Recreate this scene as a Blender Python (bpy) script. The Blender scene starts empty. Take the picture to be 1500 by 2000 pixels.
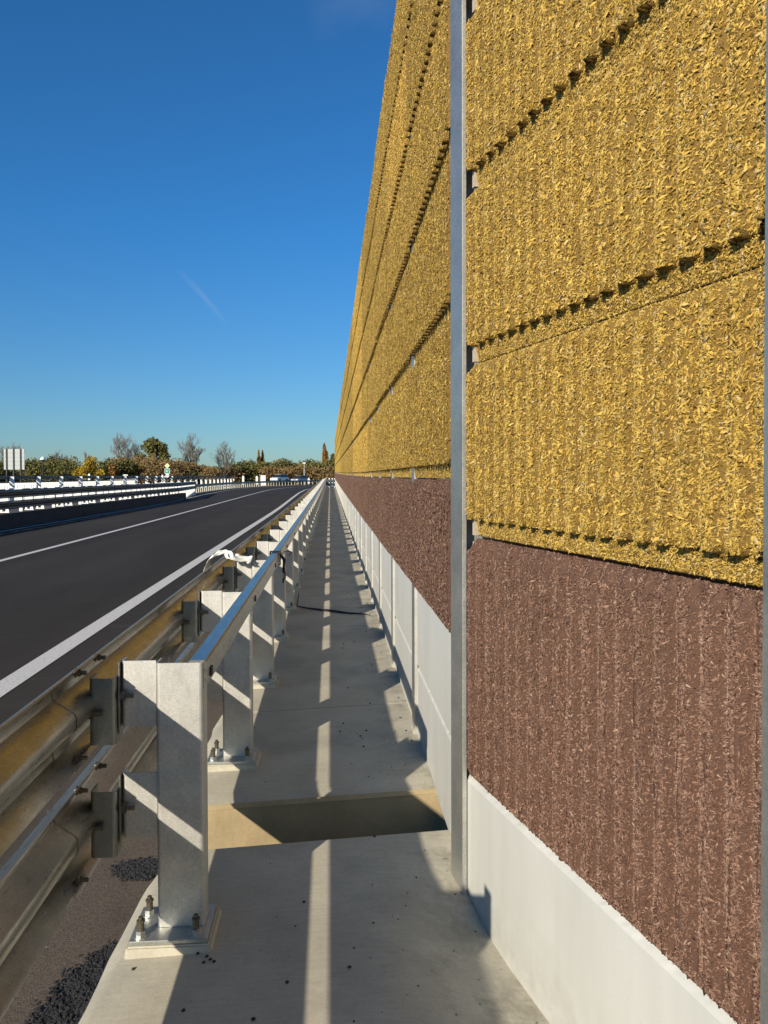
import bpy, math, random
import numpy as np
from mathutils import Vector, Matrix
R = math.radians
sc = bpy.context.scene
COL = sc.collection

# ------------------------------------------------------------------ camera
YAW = math.atan(105 / 1500)
cam_d = bpy.data.cameras.new('camera')
cam_d.sensor_fit = 'HORIZONTAL'; cam_d.sensor_width = 36; cam_d.lens = 36
cam_d.clip_start = 0.05; cam_d.clip_end = 6000
PITCH = 1.0
cam_d.shift_y = (-71 / 1500) + math.tan(R(PITCH))
cam = bpy.data.objects.new('camera', cam_d); COL.objects.link(cam)
cam.location = (0, 0, 1.5)
cam.rotation_mode = 'QUATERNION'
cam.rotation_quaternion = (Matrix.Rotation(-YAW, 3, 'Z') @ Matrix.Rotation(R(90 - PITCH), 3, 'X') @ Matrix.Rotation(R(-0.15), 3, 'Z')).to_quaternion()
sc.camera = cam

# ------------------------------------------------------------------ light
LD = Vector((0.65, 1.0, -0.515)).normalized()          # direction the sunlight travels
sun_el = math.asin(-LD.z)
sun_az = math.atan2(-LD.x, -LD.y)                      # clockwise from +Y
world = bpy.data.worlds.new('World'); sc.world = world; world.use_nodes = True
wn = world.node_tree.nodes; wl = world.node_tree.links
wn.clear()
wo = wn.new('ShaderNodeOutputWorld'); wb = wn.new('ShaderNodeBackground')
sky = wn.new('ShaderNodeTexSky'); sky.sky_type = 'NISHITA'; sky.sun_disc = False
sky.sun_elevation = sun_el; sky.sun_rotation = sun_az
sky.altitude = 0; sky.air_density = 1.0; sky.dust_density = 0.25; sky.ozone_density = 4.0
wb.inputs['Strength'].default_value = 0.055
# deeper autumn blue and one thin high vapour trail
hs = wn.new('ShaderNodeHueSaturation'); hs.inputs['Saturation'].default_value = 1.0
tint_ = wn.new('ShaderNodeMix'); tint_.data_type = 'RGBA'; tint_.blend_type = 'MULTIPLY'; tint_.inputs[0].default_value = 1.0; tint_.inputs[7].default_value = (0.50, 1.11, 1.66, 1)
tcx = wn.new('ShaderNodeTexCoord'); sx_ = wn.new('ShaderNodeSeparateXYZ'); wl.new(tcx.outputs['Generated'], sx_.inputs[0])
rmp = wn.new('ShaderNodeValToRGB'); rmp.color_ramp.elements[0].position = 0.0; rmp.color_ramp.elements[0].color = (0.385, 0.525, 0.63, 1)
rmp.color_ramp.elements[1].position = 0.30; rmp.color_ramp.elements[1].color = (0.225, 0.63, 0.90, 1)
wl.new(sx_.outputs['Z'], rmp.inputs[0]); sc2 = wn.new('ShaderNodeVectorMath'); sc2.operation = 'SCALE'; sc2.inputs[3].default_value = 2.0
wl.new(rmp.outputs[0], sc2.inputs[0]); wl.new(sc2.outputs[0], tint_.inputs[7])
wl.new(sky.outputs[0], tint_.inputs[6]); wl.new(tint_.outputs[2], hs.inputs['Color'])
tc = wn.new('ShaderNodeTexCoord')
def trail(p0, p1, w, amt, prev):
    a = Vector(p0).normalized(); b = Vector(p1).normalized()
    t = (b - a).normalized(); n = a.cross(b).normalized(); mid = ((a + b) / 2).normalized(); half = (b - a).length / 2
    def dot(v):
        d = wn.new('ShaderNodeVectorMath'); d.operation = 'DOT_PRODUCT'
        wl.new(tc.outputs['Generated'], d.inputs[0]); d.inputs[1].default_value = v; return d.outputs['Value']
    def mth(op, x, y=None, cl=False):
        m = wn.new('ShaderNodeMath'); m.operation = op; m.use_clamp = cl
        for i, v in enumerate((x, y)):
            if v is None: continue
            if isinstance(v, (int, float)): m.inputs[i].default_value = v
            else: wl.new(v, m.inputs[i])
        return m.outputs[0]
    nz = wn.new('ShaderNodeTexNoise'); nz.inputs['Scale'].default_value = 14; nz.inputs['Detail'].default_value = 5
    wl.new(tc.outputs['Generated'], nz.inputs['Vector'])
    off = mth('MULTIPLY', mth('SUBTRACT', nz.outputs[0], 0.5), w * 2.2)
    d = mth('DIVIDE', mth('ABSOLUTE', mth('ADD', dot(n), off)), w)
    m1 = mth('SUBTRACT', 1.0, d, True)
    m2 = mth('SUBTRACT', 1.0, mth('DIVIDE', mth('ABSOLUTE', dot(t)) if False else mth('ABSOLUTE', mth('SUBTRACT', dot(t), mid.dot(t))), half), True)
    m = mth('MULTIPLY', mth('MULTIPLY', m1, mth('POWER', m2, 0.7)), amt)
    mx = wn.new('ShaderNodeMix'); mx.data_type = 'RGBA'
    wl.new(m, mx.inputs[0]); wl.new(prev, mx.inputs[6]); mx.inputs[7].default_value = (9, 9.5, 10, 1)
    return mx.outputs[2]
def dirpx(x, y):
    xc = (x - 750) / 1500; z = (929 - y) / 1500; c, s = math.cos(YAW), math.sin(YAW)
    return (xc * c + s, c - xc * s, z)
o1 = trail(dirpx(348, 528), dirpx(450, 635), 0.005, 0.10, hs.outputs[0])
o1 = trail(dirpx(600, 40), dirpx(800, 5), 0.03, 0.06, o1)
wl.new(o1, wb.inputs['Color']); wl.new(wb.outputs[0], wo.inputs[0])

sd = bpy.data.lights.new('sun', 'SUN'); sd.energy = 5.0; sd.angle = R(0.53); sd.color = (1.0, 0.90, 0.74)
so = bpy.data.objects.new('sun', sd); COL.objects.link(so)
so.rotation_mode = 'QUATERNION'; so.rotation_quaternion = LD.to_track_quat('-Z', 'Y')
sc.view_settings.view_transform = 'Standard'; sc.view_settings.look = 'None'
sc.view_settings.exposure = 0.35; sc.view_settings.gamma = 1.0

# ------------------------------------------------------------------ helpers
def rise(Y):
    return 0.0 if Y < 8 else 0.32 * ((Y - 8) / 67) ** 1.3
def floor_z(X, Y):
    return 0.03 * (X + 0.4) + rise(Y)
def G(x, y, z=0.0):                                     # where a photograph pixel meets the level z
    c, s = math.cos(YAW), math.sin(YAW)
    d = 1500 * (1.5 - z) / (y - 929); xc = (x - 750) / 1500 * d
    return xc * c + d * s, d * c - xc * s
def at(x, y, d):                                        # a pixel at distance d
    c, s = math.cos(YAW), math.sin(YAW); xc = (x - 750) / 1500 * d
    return Vector((xc * c + d * s, d * c - xc * s, 1.5 + (929 - y) * d / 1500))

def tag(o, label=None, cat=None, group=None, kind=None):
    if label: o['label'] = label
    if cat: o['category'] = cat
    if group: o['group'] = group
    if kind: o['kind'] = kind
    return o
def link(name, me, mat=None, parent=None, loc=None):
    o = bpy.data.objects.new(name, me); COL.objects.link(o)
    if mat is not None and len(me.materials) == 0: me.materials.append(mat)
    if parent is not None: o.parent = parent
    if loc is not None: o.location = loc
    return o
def empty(name, loc=(0, 0, 0), rz=0):
    o = bpy.data.objects.new(name, None); COL.objects.link(o); o.location = loc; o.rotation_euler = (0, 0, rz)
    o.empty_display_size = 0.1
    return o
class MB:
    def __init__(s): s.v = []; s.f = []
    def add(s, vs, fs):
        b = len(s.v); s.v += [tuple(v) for v in vs]; s.f += [tuple(b + i for i in f) for f in fs]; return s
    def box(s, x0, x1, y0, y1, z0, z1):
        vs = [(x, y, z) for z in (z0, z1) for y in (y0, y1) for x in (x0, x1)]
        return s.add(vs, [(0, 2, 3, 1), (4, 5, 7, 6), (0, 1, 5, 4), (1, 3, 7, 5), (3, 2, 6, 7), (2, 0, 4, 6)])
    def tube(s, pts, rads, n=8, cap=True):
        pts = [Vector(p) for p in pts]; b = len(s.v); k = len(pts)
        if not hasattr(rads, '__len__'): rads = [rads] * k
        for i, p in enumerate(pts):
            t = (pts[min(i + 1, k - 1)] - pts[max(i - 1, 0)]).normalized()
            u = t.cross(Vector((0, 0, 1)))
            if u.length < 0.05: u = t.cross(Vector((1, 0, 0)))
            u.normalize(); w = t.cross(u)
            for j in range(n):
                a = 2 * math.pi * j / n
                s.v.append(tuple(p + (u * math.cos(a) + w * math.sin(a)) * rads[i]))
        for i in range(k - 1):
            for j in range(n):
                a0 = b + i * n + j; a1 = b + i * n + (j + 1) % n
                s.f.append((a0, a1, a1 + n, a0 + n))
        if cap:
            s.f.append(tuple(b + j for j in range(n))[::-1]); s.f.append(tuple(b + (k - 1) * n + j for j in range(n)))
        return s
    def extrude(s, prof, path):
        """closed 2-D profile (x,z) swept along a list of (dx, y, dz) stations"""
        n = len(prof); b = len(s.v)
        for dx, y, dz in path: s.v += [(x + dx, y, z + dz) for x, z in prof]
        for i in range(len(path) - 1):
            for j in range(n):
                a0 = b + i * n + j; a1 = b + i * n + (j + 1) % n
                s.f.append((a0, a0 + n, a1 + n, a1))
        s.f.append(tuple(b + j for j in range(n))); s.f.append(tuple(b + (len(path) - 1) * n + j for j in range(n))[::-1])
        return s
    def mesh(s, name, mat=None, smooth=False, bevel=0):
        me = bpy.data.meshes.new(name); me.from_pydata(s.v, [], s.f); me.update()
        import bmesh
        bm = bmesh.new(); bm.from_mesh(me); bmesh.ops.recalc_face_normals(bm, faces=bm.faces)
        if bevel:
            es = [e for e in bm.edges if len(e.link_faces) == 2 and e.calc_face_angle(0) > 0.6]
            bmesh.ops.bevel(bm, geom=es, offset=bevel, segments=2, affect='EDGES', clamp_overlap=True)
        bm.to_mesh(me); bm.free()
        if smooth:
            me.polygons.foreach_set('use_smooth', [True] * len(me.polygons))
            try: me.set_sharp_from_angle(angle=R(38))
            except Exception: pass
        if mat: me.materials.append(mat)
        return me
    def build(s, name, mat, parent=None, loc=None, smooth=False, bevel=0):
        return link(name, s.mesh(name, mat, smooth, bevel), None, parent, loc)

# ------------------------------------------------------------------ materials
class N:
    def __init__(s, name):
        s.m = bpy.data.materials.new(name); s.m.use_nodes = True; s.t = s.m.node_tree
        s.b = s.t.nodes['Principled BSDF']; s.x = None
    def n(s, ty, **kw):
        q = s.t.nodes.new(ty)
        for k, v in kw.items(): setattr(q, k, v)
        return q
    def l(s, a, b): s.t.links.new(a, b)
    def coord(s, scale=(1, 1, 1), obj=True):
        tcn = s.n('ShaderNodeTexCoord'); mp = s.n('ShaderNodeMapping'); mp.inputs['Scale'].default_value = scale
        s.l(tcn.outputs['Object'], mp.inputs[0]); return mp.outputs[0]
    def wcoord(s, scale=(1, 1, 1)):
        g = s.n('ShaderNodeNewGeometry'); mp = s.n('ShaderNodeMapping'); mp.inputs['Scale'].default_value = scale
        s.l(g.outputs['Position'], mp.inputs[0]); return mp.outputs[0]
    def noise(s, co, scale, detail=4, rough=0.55, out=0):
        q = s.n('ShaderNodeTexNoise'); q.inputs['Scale'].default_value = scale
        q.inputs['Detail'].default_value = detail; q.inputs['Roughness'].default_value = rough
        s.l(co, q.inputs['Vector']); return q.outputs[out]
    def ramp(s, fac, stops):
        q = s.n('ShaderNodeValToRGB'); e = q.color_ramp.elements
        while len(e) < len(stops): e.new(0.5)
        for i, (p, c) in enumerate(stops):
            e[i].position = p; e[i].color = tuple(c) + (1,) if len(c) == 3 else c
        s.l(fac, q.inputs[0]); return q.outputs[0]
    def mix(s, fac, a, b, mode='MIX'):
        q = s.n('ShaderNodeMix', data_type='RGBA', blend_type=mode)
        for i, v in ((0, fac), (6, a), (7, b)):
            if isinstance(v, (int, float)): q.inputs[i].default_value = v
            elif isinstance(v, tuple): q.inputs[i].default_value = v + (1,) if len(v) == 3 else v
            else: s.l(v, q.inputs[i])
        return q.outputs[2]
    def bump(s, h, strength, dist, prev=None):
        q = s.n('ShaderNodeBump'); q.inputs['Strength'].default_value = strength; q.inputs['Distance'].default_value = dist
        s.l(h, q.inputs['Height'])
        if prev is not None: s.l(prev, q.inputs['Normal'])
        return q.outputs[0]
    def done(s, col=None, rough=0.8, metal=0.0, nrm=None, spec=None):
        def st(k, v):
            if v is None: return
            if isinstance(v, (int, float)): s.b.inputs[k].default_value = v
            elif isinstance(v, tuple): s.b.inputs[k].default_value = v + (1,) if len(v) == 3 else v
            else: s.l(v, s.b.inputs[k])
        st('Base Color', col); st('Roughness', rough); st('Metallic', metal); st('Normal', nrm); st('Specular IOR Level', spec)
        return s.m
def V3(a): return (a, a, a)

def mk_galv(name, base, r0, r1, metal, yellow=0.0):
    q = N(name); co = q.wcoord()
    big = q.noise(co, 9, 3); sp = q.n('ShaderNodeTexVoronoi'); sp.inputs['Scale'].default_value = 260; q.l(co, sp.inputs['Vector'])
    fine = q.noise(co, 420, 2)
    st = q.noise(q.wcoord((14, 1.5, 14)), 6, 5)
    c = q.ramp(big, [(0.3, tuple(b * 0.86 for b in base)), (0.7, tuple(min(1, b * 1.08) for b in base))])
    c = q.mix(0.30, c, q.ramp(sp.outputs['Color'], [(0.2, V3(0.5)), (0.7, V3(1.05))]), 'MULTIPLY')
    gr = q.noise(q.wcoord((6, 6, 1.2)), 5, 6, 0.7); c = q.mix(q.ramp(gr, [(0.52, V3(0)), (0.72, V3(0.30))]), c, tuple(b * 0.55 for b in base))
    c = q.mix(q.ramp(st, [(0.5, V3(0)), (0.8, V3(0.3))]), c, tuple(b * 0.8 for b in base))
    ro = q.ramp(st, [(0.3, V3(r0)), (0.7, V3(r1))])
    nb = q.bump(fine, 0.25, 0.0006); nb = q.bump(big, 0.05, 0.004, nb)
    return q.done(c, ro, metal, nb)
M = {}
M['galv'] = mk_galv('galvanised_steel', (0.60, 0.59, 0.55), 0.56, 0.68, 0.88)
M['galv_beam'] = mk_galv('galvanised_rail_steel', (0.42, 0.395, 0.345), 0.24, 0.38, 0.93)
M['galv_post'] = mk_galv('galvanised_column_steel', (0.50, 0.51, 0.48), 0.34, 0.46, 0.8)
M['galv_shaded'] = mk_galv('shaded_galvanised_steel', (0.30, 0.31, 0.285), 0.36, 0.5, 0.9)  # darker copy for the spacers: the rail's shade put into the colour
M['bolt'] = mk_galv('bolt_zinc', (0.16, 0.14, 0.10), 0.4, 0.55, 0.7)
M['nut'] = mk_galv('nut_zinc', (0.55, 0.56, 0.54), 0.3, 0.45, 0.85)
q = N('white_painted_post'); M['white_post'] = q.done((0.75, 0.76, 0.74), 0.5)
q = N('dark_hole'); M['dark'] = q.done((0.015, 0.015, 0.015), 0.6)
q = N('black_rubber'); M['rubber'] = q.done((0.015, 0.015, 0.016), 0.45)
q = N('concrete_core'); M['core'] = q.done(q.ramp(q.noise(q.wcoord(), 60, 3), [(0.3, (0.36, 0.29, 0.22)), (0.7, (0.46, 0.38, 0.30))]), 0.9)

def concrete(name, lo, hi, speck=True, bumpd=0.0015):
    q = N(name); co = q.wcoord()
    big = q.noise(co, 2.3, 5, 0.6); fine = q.noise(co, 55, 4, 0.7); sand = q.noise(co, 480, 2, 0.6)
    br = q.noise(q.wcoord((3, 26, 3)), 3.0, 5, 0.65)
    c = q.ramp(big, [(0.28, lo), (0.72, hi)])
    c = q.mix(0.35, c, q.ramp(fine, [(0.3, V3(0.72)), (0.7, V3(1.12))]), 'MULTIPLY')
    c = q.mix(0.35, c, q.ramp(br, [(0.35, V3(0.78)), (0.6, V3(1.05))]), 'MULTIPLY')
    c = q.mix(0.5, c, q.ramp(sand, [(0.35, V3(0.7)), (0.65, V3(1.15))]), 'MULTIPLY')
    if speck:
        sp = q.n('ShaderNodeTexVoronoi'); sp.inputs['Scale'].default_value = 22; sp.inputs['Randomness'].default_value = 1
        q.l(co, sp.inputs['Vector'])
        dots = q.ramp(sp.outputs['Distance'], [(0.06, V3(1)), (0.10, V3(0))])
        gx = q.n('ShaderNodeSeparateXYZ'); q.l(co, gx.inputs[0])
        mr = q.n('ShaderNodeMapRange'); mr.inputs[1].default_value = 0.0; mr.inputs[2].default_value = 0.42; mr.inputs[3].default_value = 0.32; mr.inputs[4].default_value = 0.56
        q.l(gx.outputs['X'], mr.inputs[0])
        nn = q.noise(co, 1.7, 3)
        lt = q.n('ShaderNodeMath', operation='LESS_THAN'); q.l(nn, lt.inputs[0]); q.l(mr.outputs[0], lt.inputs[1])
        rnd = q.n('ShaderNodeMath', operation='GREATER_THAN'); rnd.inputs[1].default_value = 0.55
        sr = q.n('ShaderNodeSeparateColor'); q.l(sp.outputs['Color'], sr.inputs[0]); q.l(sr.outputs[0], rnd.inputs[0])
        m1 = q.n('ShaderNodeMath', operation='MULTIPLY'); q.l(dots, m1.inputs[0]); q.l(lt.outputs[0], m1.inputs[1])
        m2 = q.n('ShaderNodeMath', operation='MULTIPLY'); q.l(m1.outputs[0], m2.inputs[0]); q.l(rnd.outputs[0], m2.inputs[1])
        dm_ = q.n('ShaderNodeMapRange'); dm_.inputs[1].default_value = 0.15; dm_.inputs[2].default_value = 0.46; q.l(gx.outputs['X'], dm_.inputs[0])
        grime = q.ramp(q.noise(co, 5.5, 6, 0.72), [(0.46, V3(0)), (0.62, V3(1))])
        gm = q.n('ShaderNodeMath', operation='MULTIPLY'); q.l(dm_.outputs[0], gm.inputs[0]); q.l(grime, gm.inputs[1])
        gm2 = q.n('ShaderNodeMath', operation='MULTIPLY'); q.l(gm.outputs[0], gm2.inputs[0]); gm2.inputs[1].default_value = 0.5
        c = q.mix(gm2.outputs[0], c, (0.16, 0.14, 0.10))
        stn = q.ramp(q.noise(co, 1.1, 6, 0.65), [(0.50, V3(0)), (0.60, V3(0.30))])
        c = q.mix(stn, c, (0.22, 0.205, 0.165))
        c = q.mix(m2.outputs[0], c, (0.03, 0.028, 0.025))
    nb = q.bump(sand, 0.5, 0.0012); nb = q.bump(br, 0.4, bumpd, nb)
    return q.done(c, 0.88, 0, nb)
M['walk'] = concrete('walkway_concrete', (0.40, 0.37, 0.285), (0.53, 0.49, 0.385))
M['sand'] = concrete('rough_sandy_concrete', (0.28, 0.215, 0.115), (0.40, 0.31, 0.175), False, 0.004)
M['plinth'] = concrete('shaded_plinth_concrete', (0.05, 0.05, 0.047), (0.075, 0.075, 0.07), False)  # near-black base carries the shade on its road-side face
q = N('pale_wall_concrete'); co = q.wcoord()
big = q.noise(q.wcoord((1, 1, 0.35)), 3.0, 5); fine = q.noise(co, 300, 3); vt = q.noise(q.wcoord((9, 9, 0.7)), 2, 4)
c = q.ramp(big, [(0.3, (0.47, 0.475, 0.44)), (0.7, (0.56, 0.565, 0.53))])
c = q.mix(0.4, c, q.ramp(vt, [(0.3, V3(0.9)), (0.7, V3(1.03))]), 'MULTIPLY')
vr = q.n('ShaderNodeTexVoronoi'); vr.inputs['Scale'].default_value = 34; q.l(co, vr.inputs['Vector'])
c = q.mix(q.ramp(vr.outputs['Distance'], [(0.045, V3(0.45)), (0.075, V3(0))]), c, (0.25, 0.25, 0.23))
dz_ = q.n('ShaderNodeSeparateXYZ'); q.l(co, dz_.inputs[0]); dr = q.n('ShaderNodeMapRange'); dr.inputs[1].default_value = 0.16; dr.inputs[2].default_value = -0.06; q.l(dz_.outputs['Z'], dr.inputs[0])
dm2 = q.n('ShaderNodeMath', operation='MULTIPLY'); q.l(dr.outputs[0], dm2.inputs[0]); q.l(q.ramp(q.noise(co, 7, 5, 0.7), [(0.4, V3(0)), (0.65, V3(0.45))]), dm2.inputs[1])
c = q.mix(dm2.outputs[0], c, (0.30, 0.28, 0.22))
M['pale'] = q.done(c, 0.75, 0, q.bump(fine, 0.15, 0.0006))

def woodcrete(name, dark, mid, light, grey):
    q = N(name); a = q.n('ShaderNodeAttribute', attribute_name='tone'); oi = q.n('ShaderNodeObjectInfo')
    co = q.coord(); n1 = q.noise(q.coord((1, 1, 0.35)), 2.6, 5); n2 = q.noise(q.coord((5, 1, 1)), 16, 5, 0.7)
    c = q.ramp(a.outputs['Fac'], [(0.0, dark), (0.35, mid), (0.8, light), (1.0, grey)])
    c = q.mix(0.45, c, q.ramp(n1, [(0.3, V3(0.78)), (0.7, V3(1.12))]), 'MULTIPLY')
    c = q.mix(1.0, c, oi.outputs['Color'], 'MULTIPLY')
    f = q.noise(co, 170, 3, 0.7)
    nb = q.bump(f, 1.0, 0.004)
    return q.done(c, 0.72, 0, nb, 0.35)
M['yellow'] = woodcrete('yellow_wood_concrete', (0.10, 0.058, 0.012), (0.46, 0.285, 0.048), (0.70, 0.480, 0.110), (0.50, 0.40, 0.24))
M['brown'] = woodcrete('brown_wood_concrete', (0.07, 0.034, 0.022), (0.205, 0.110, 0.074), (0.31, 0.185, 0.130), (0.42, 0.29, 0.21))

q = N('asphalt'); co = q.wcoord()
g = q.noise(co, 160, 3, 0.7); big = q.noise(q.wcoord((0.5, 0.12, 1)), 1.0, 5); st = q.noise(q.wcoord((1.2, 7, 1)), 0.9, 5, 0.65)
c = q.ramp(g, [(0.3, (0.020, 0.018, 0.016)), (0.7, (0.076, 0.067, 0.058))])
c = q.mix(0.6, c, q.ramp(big, [(0.3, V3(0.75)), (0.7, V3(1.25))]), 'MULTIPLY')
c = q.mix(q.ramp(st, [(0.58, V3(0)), (0.78, V3(0.35))]), c, (0.11, 0.095, 0.08))
wt = q.n('ShaderNodeTexNoise'); q.l(q.wcoord((1.1, 0.02, 1)), wt.inputs['Vector']); wt.inputs['Scale'].default_value = 1.0; wt.inputs['Detail'].default_value = 2
c = q.mix(0.25, c, q.ramp(wt.outputs[0], [(0.4, V3(0.72)), (0.6, V3(1.2))]), 'MULTIPLY')
# brown dust on the shoulder strip next to the kerb
gx = q.n('ShaderNodeSeparateXYZ'); q.l(co, gx.inputs[0])
mr = q.n('ShaderNodeMapRange', interpolation_type='SMOOTHSTEP'); mr.inputs[1].default_value = -1.75; mr.inputs[2].default_value = -1.15; q.l(gx.outputs['X'], mr.inputs[0])
dn = q.noise(q.wcoord((1, 0.6, 1)), 3.5, 5)
dm = q.n('ShaderNodeMath', operation='MULTIPLY'); q.l(mr.outputs[0], dm.inputs[0]); q.l(q.ramp(dn, [(0.25, V3(0.55)), (0.5, V3(1))]), dm.inputs[1])
dust = q.ramp(q.noise(co, 60, 5, 0.7), [(0.3, (0.085, 0.070, 0.056)), (0.7, (0.165, 0.135, 0.108))])
c = q.mix(dm.outputs[0], c, dust)
sp = q.n('ShaderNodeTexVoronoi'); sp.inputs['Scale'].default_value = 9; q.l(co, sp.inputs['Vector'])
c = q.mix(q.ramp(sp.outputs['Distance'], [(0.03, V3(0.8)), (0.05, V3(0))]), c, (0.4, 0.36, 0.3))
M['asphalt'] = q.done(c, 0.8, 0, q.bump(g, 0.9, 0.006), 0.05)
q = N('road_paint'); co = q.wcoord()
M['paint'] = q.done(q.mix(0.6, q.ramp(q.noise(co, 40, 5, 0.7), [(0.30, (0.26, 0.25, 0.22)), (0.42, (0.56, 0.54, 0.50)), (0.7, (0.66, 0.64, 0.60))]), q.ramp(q.noise(co, 260, 2), [(0.3, V3(0.8)), (0.7, V3(1.05))]), 'MULTIPLY'), 0.7)
q = N('scraped_asphalt'); M['scrape'] = q.done(q.ramp(q.noise(q.wcoord(), 9, 5, 0.7), [(0.4, (0.05, 0.045, 0.04)), (0.62, (0.17, 0.155, 0.14))]), 0.8)
q = N('loose_asphalt'); M['spill'] = q.done(q.ramp(q.noise(q.wcoord(), 130, 4, 0.75), [(0.35, (0.008, 0.008, 0.009)), (0.7, (0.05, 0.05, 0.055))]), 0.5, 0, q.bump(q.noise(q.wcoord(), 200, 3, 0.8), 1.0, 0.008))
q = N('dry_grass'); M['grass'] = q.done(q.ramp(q.noise(q.wcoord(), 0.6, 6, 0.7), [(0.3, (0.07, 0.065, 0.02)), (0.7, (0.16, 0.12, 0.05))]), 0.95)
q = N('sandy_kerb'); M['kerb'] = q.done((0.42, 0.33, 0.22), 0.9)
q = N('white_cloth'); M['cloth'] = q.done((0.72, 0.72, 0.68), 0.9)
def plain(k, c, r=0.6, me=0.0): M[k] = N(k).done(c, r, me)
plain('sign_back', (0.40, 0.43, 0.42), 0.6, 0.0); plain('sign_yellow', (0.85, 0.58, 0.06)); plain('sign_white', (0.8, 0.8, 0.78))
plain('sign_green', (0.01, 0.24, 0.15)); plain('sign_red', (0.6, 0.03, 0.02)); plain('dark_metal', (0.05, 0.05, 0.05), 0.5, 0.3)
plain('glass', (0.02, 0.025, 0.03), 0.1); plain('car_silver', (0.72, 0.74, 0.78), 0.25, 0.35); plain('car_grey', (0.4, 0.42, 0.45), 0.25, 0.4)
plain('tyre', (0.02, 0.02, 0.02), 0.8); plain('lamp_red', (0.5, 0.02, 0.01), 0.3); plain('bark', (0.15, 0.13, 0.11), 0.9); plain('bark_pale', (0.20, 0.18, 0.15), 0.9)
plain('far_post', (0.42, 0.40, 0.34)); plain('dull_beam', (0.13, 0.15, 0.155), 0.4, 0.5)
def leafm(k, a, b):
    q = N(k); t = q.n('ShaderNodeAttribute', attribute_name='tone')
    c = q.ramp(t.outputs['Fac'], [(0.1, a), (0.9, b)])
    q.done(c, 0.8, 0, None, 0.2)
    M[k] = q.m
leafm('leaf_green', (0.065, 0.07, 0.018), (0.18, 0.155, 0.05)); leafm('leaf_yellow', (0.20, 0.14, 0.015), (0.52, 0.35, 0.03))
leafm('leaf_brown', (0.13, 0.085, 0.03), (0.25, 0.165, 0.07)); leafm('leaf_rust', (0.16, 0.085, 0.02), (0.30, 0.16, 0.04))
leafm('leaf_twig', (0.12, 0.10, 0.08), (0.24, 0.20, 0.16)); leafm('leaf_dark', (0.04, 0.045, 0.014), (0.10, 0.10, 0.035))

# ------------------------------------------------------------------ ground, road, walkway
def sheet(name, pts, z, mat, kind='structure'):
    me = bpy.data.meshes.new(name); me.from_pydata([(x, y, z) for x, y in pts], [], [tuple(range(len(pts)))]); me.update()
    return tag(link(name, me, mat), kind=kind)
RZ = -0.15
tag(MB().add([(-2500, -60, -0.6), (2500, -60, -0.6), (2500, 4000, -0.6), (-2500, 4000, -0.6)], [(0, 1, 2, 3)]).build('ground', M['grass']), kind='structure')
LEFTP = [(-10.4, -8), (-10.4, 25), (-10.5, 45), (-11.4, 60), (-12.3, 75), (-12.6, 90), (-12.0, 105), (-10.0, 119), (-7.0, 130), (-3.0, 139), (3, 147), (12, 154), (30, 160)]
road_pts = [(-0.66, -8), (-0.66, 78), (4, 84), (30, 100)] + LEFTP[::-1]
me = bpy.data.meshes.new('road')
me.from_pydata([(x, y, RZ) for x, y in road_pts] + [(x, y, -0.62) for x, y in road_pts], [],
               [tuple(range(len(road_pts)))] + [(i, i + len(road_pts), (i + 1) % len(road_pts) + len(road_pts), (i + 1) % len(road_pts)) for i in range(len(road_pts))])
me.update(); tag(link('road', me, M['asphalt']), kind='structure')
sheet('opposite_road', [(-13.2, -8), (-13.6, 60), (-15.5, 100), (-15, 130), (-17.5, 150), (-19.0, 130), (-19.0, 60), (-19.0, -8)], RZ, M['asphalt'])
def ribbon(name, pts, w, z, mat):
    vs = []; fs = []
    for i, (x, y) in enumerate(pts):
        a = Vector(pts[max(i - 1, 0)]); b = Vector(pts[min(i + 1, len(pts) - 1)]); t = (b - a).normalized(); n = Vector((-t.y, t.x)) * w / 2
        vs += [(x + n.x, y + n.y, z), (x - n.x, y - n.y, z)]
        if i: fs.append((2 * i - 2, 2 * i - 1, 2 * i + 1, 2 * i))
    me = bpy.data.meshes.new(name); me.from_pydata(vs, [], fs); me.update()
    return tag(link(name, me, mat), kind='structure')
def smoothp(pts, n=6):
    out = []
    for i in range(len(pts) - 1):
        p0 = Vector(pts[max(i - 1, 0)]); p1 = Vector(pts[i]); p2 = Vector(pts[i + 1]); p3 = Vector(pts[min(i + 2, len(pts) - 1)])
        for k in range(n):
            t = k / n
            out.append(tuple(0.5 * ((2 * p1) + (p2 - p0) * t + (2 * p0 - 5 * p1 + 4 * p2 - p3) * t * t + (3 * p1 - p0 - 3 * p2 + p3) * t ** 3)))
    out.append(tuple(pts[-1])); return out
ribbon('edge_line', smoothp([(-2.52, 2.0), (-2.56, 6.05), (-2.58, 20), (-2.6, 38), (-2.85, 60), (-3.0, 80), (-2.5, 97), (0.5, 118), (5, 128)]), 0.20, RZ + 0.005, M['paint'])
ribbon('lane_line', smoothp([(-6.45, -4), (-6.45, 15), (-6.55, 31), (-6.85, 55), (-7.1, 75), (-7.0, 95), (-5.6, 110), (-3.0, 121), (3, 132), (10, 140)]), 0.15, RZ + 0.005, M['paint'])
ribbon('shoulder_line', smoothp([(-9.85, -4), (-9.85, 24), (-9.95, 46), (-10.8, 62), (-11.5, 76), (-11.8, 90), (-11.3, 104), (-9.4, 117), (-6.5, 127), (-2.6, 136.5), (3, 144)]), 0.12, RZ + 0.005, M['paint'])
for a_, b_, y_ in ((455, 532, 988), (395, 425, 995), (478, 500, 986.5)):
    p0 = G(a_, y_, RZ); p1 = G(b_, y_ + 0.8, RZ); ribbon('scrape_mark', [p0, ((p0[0] + p1[0]) / 2, (p0[1] + p1[1]) / 2 + 0.12), p1], 0.10 if a_ != 395 else 0.05, RZ + 0.004, M['scrape'])
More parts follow.
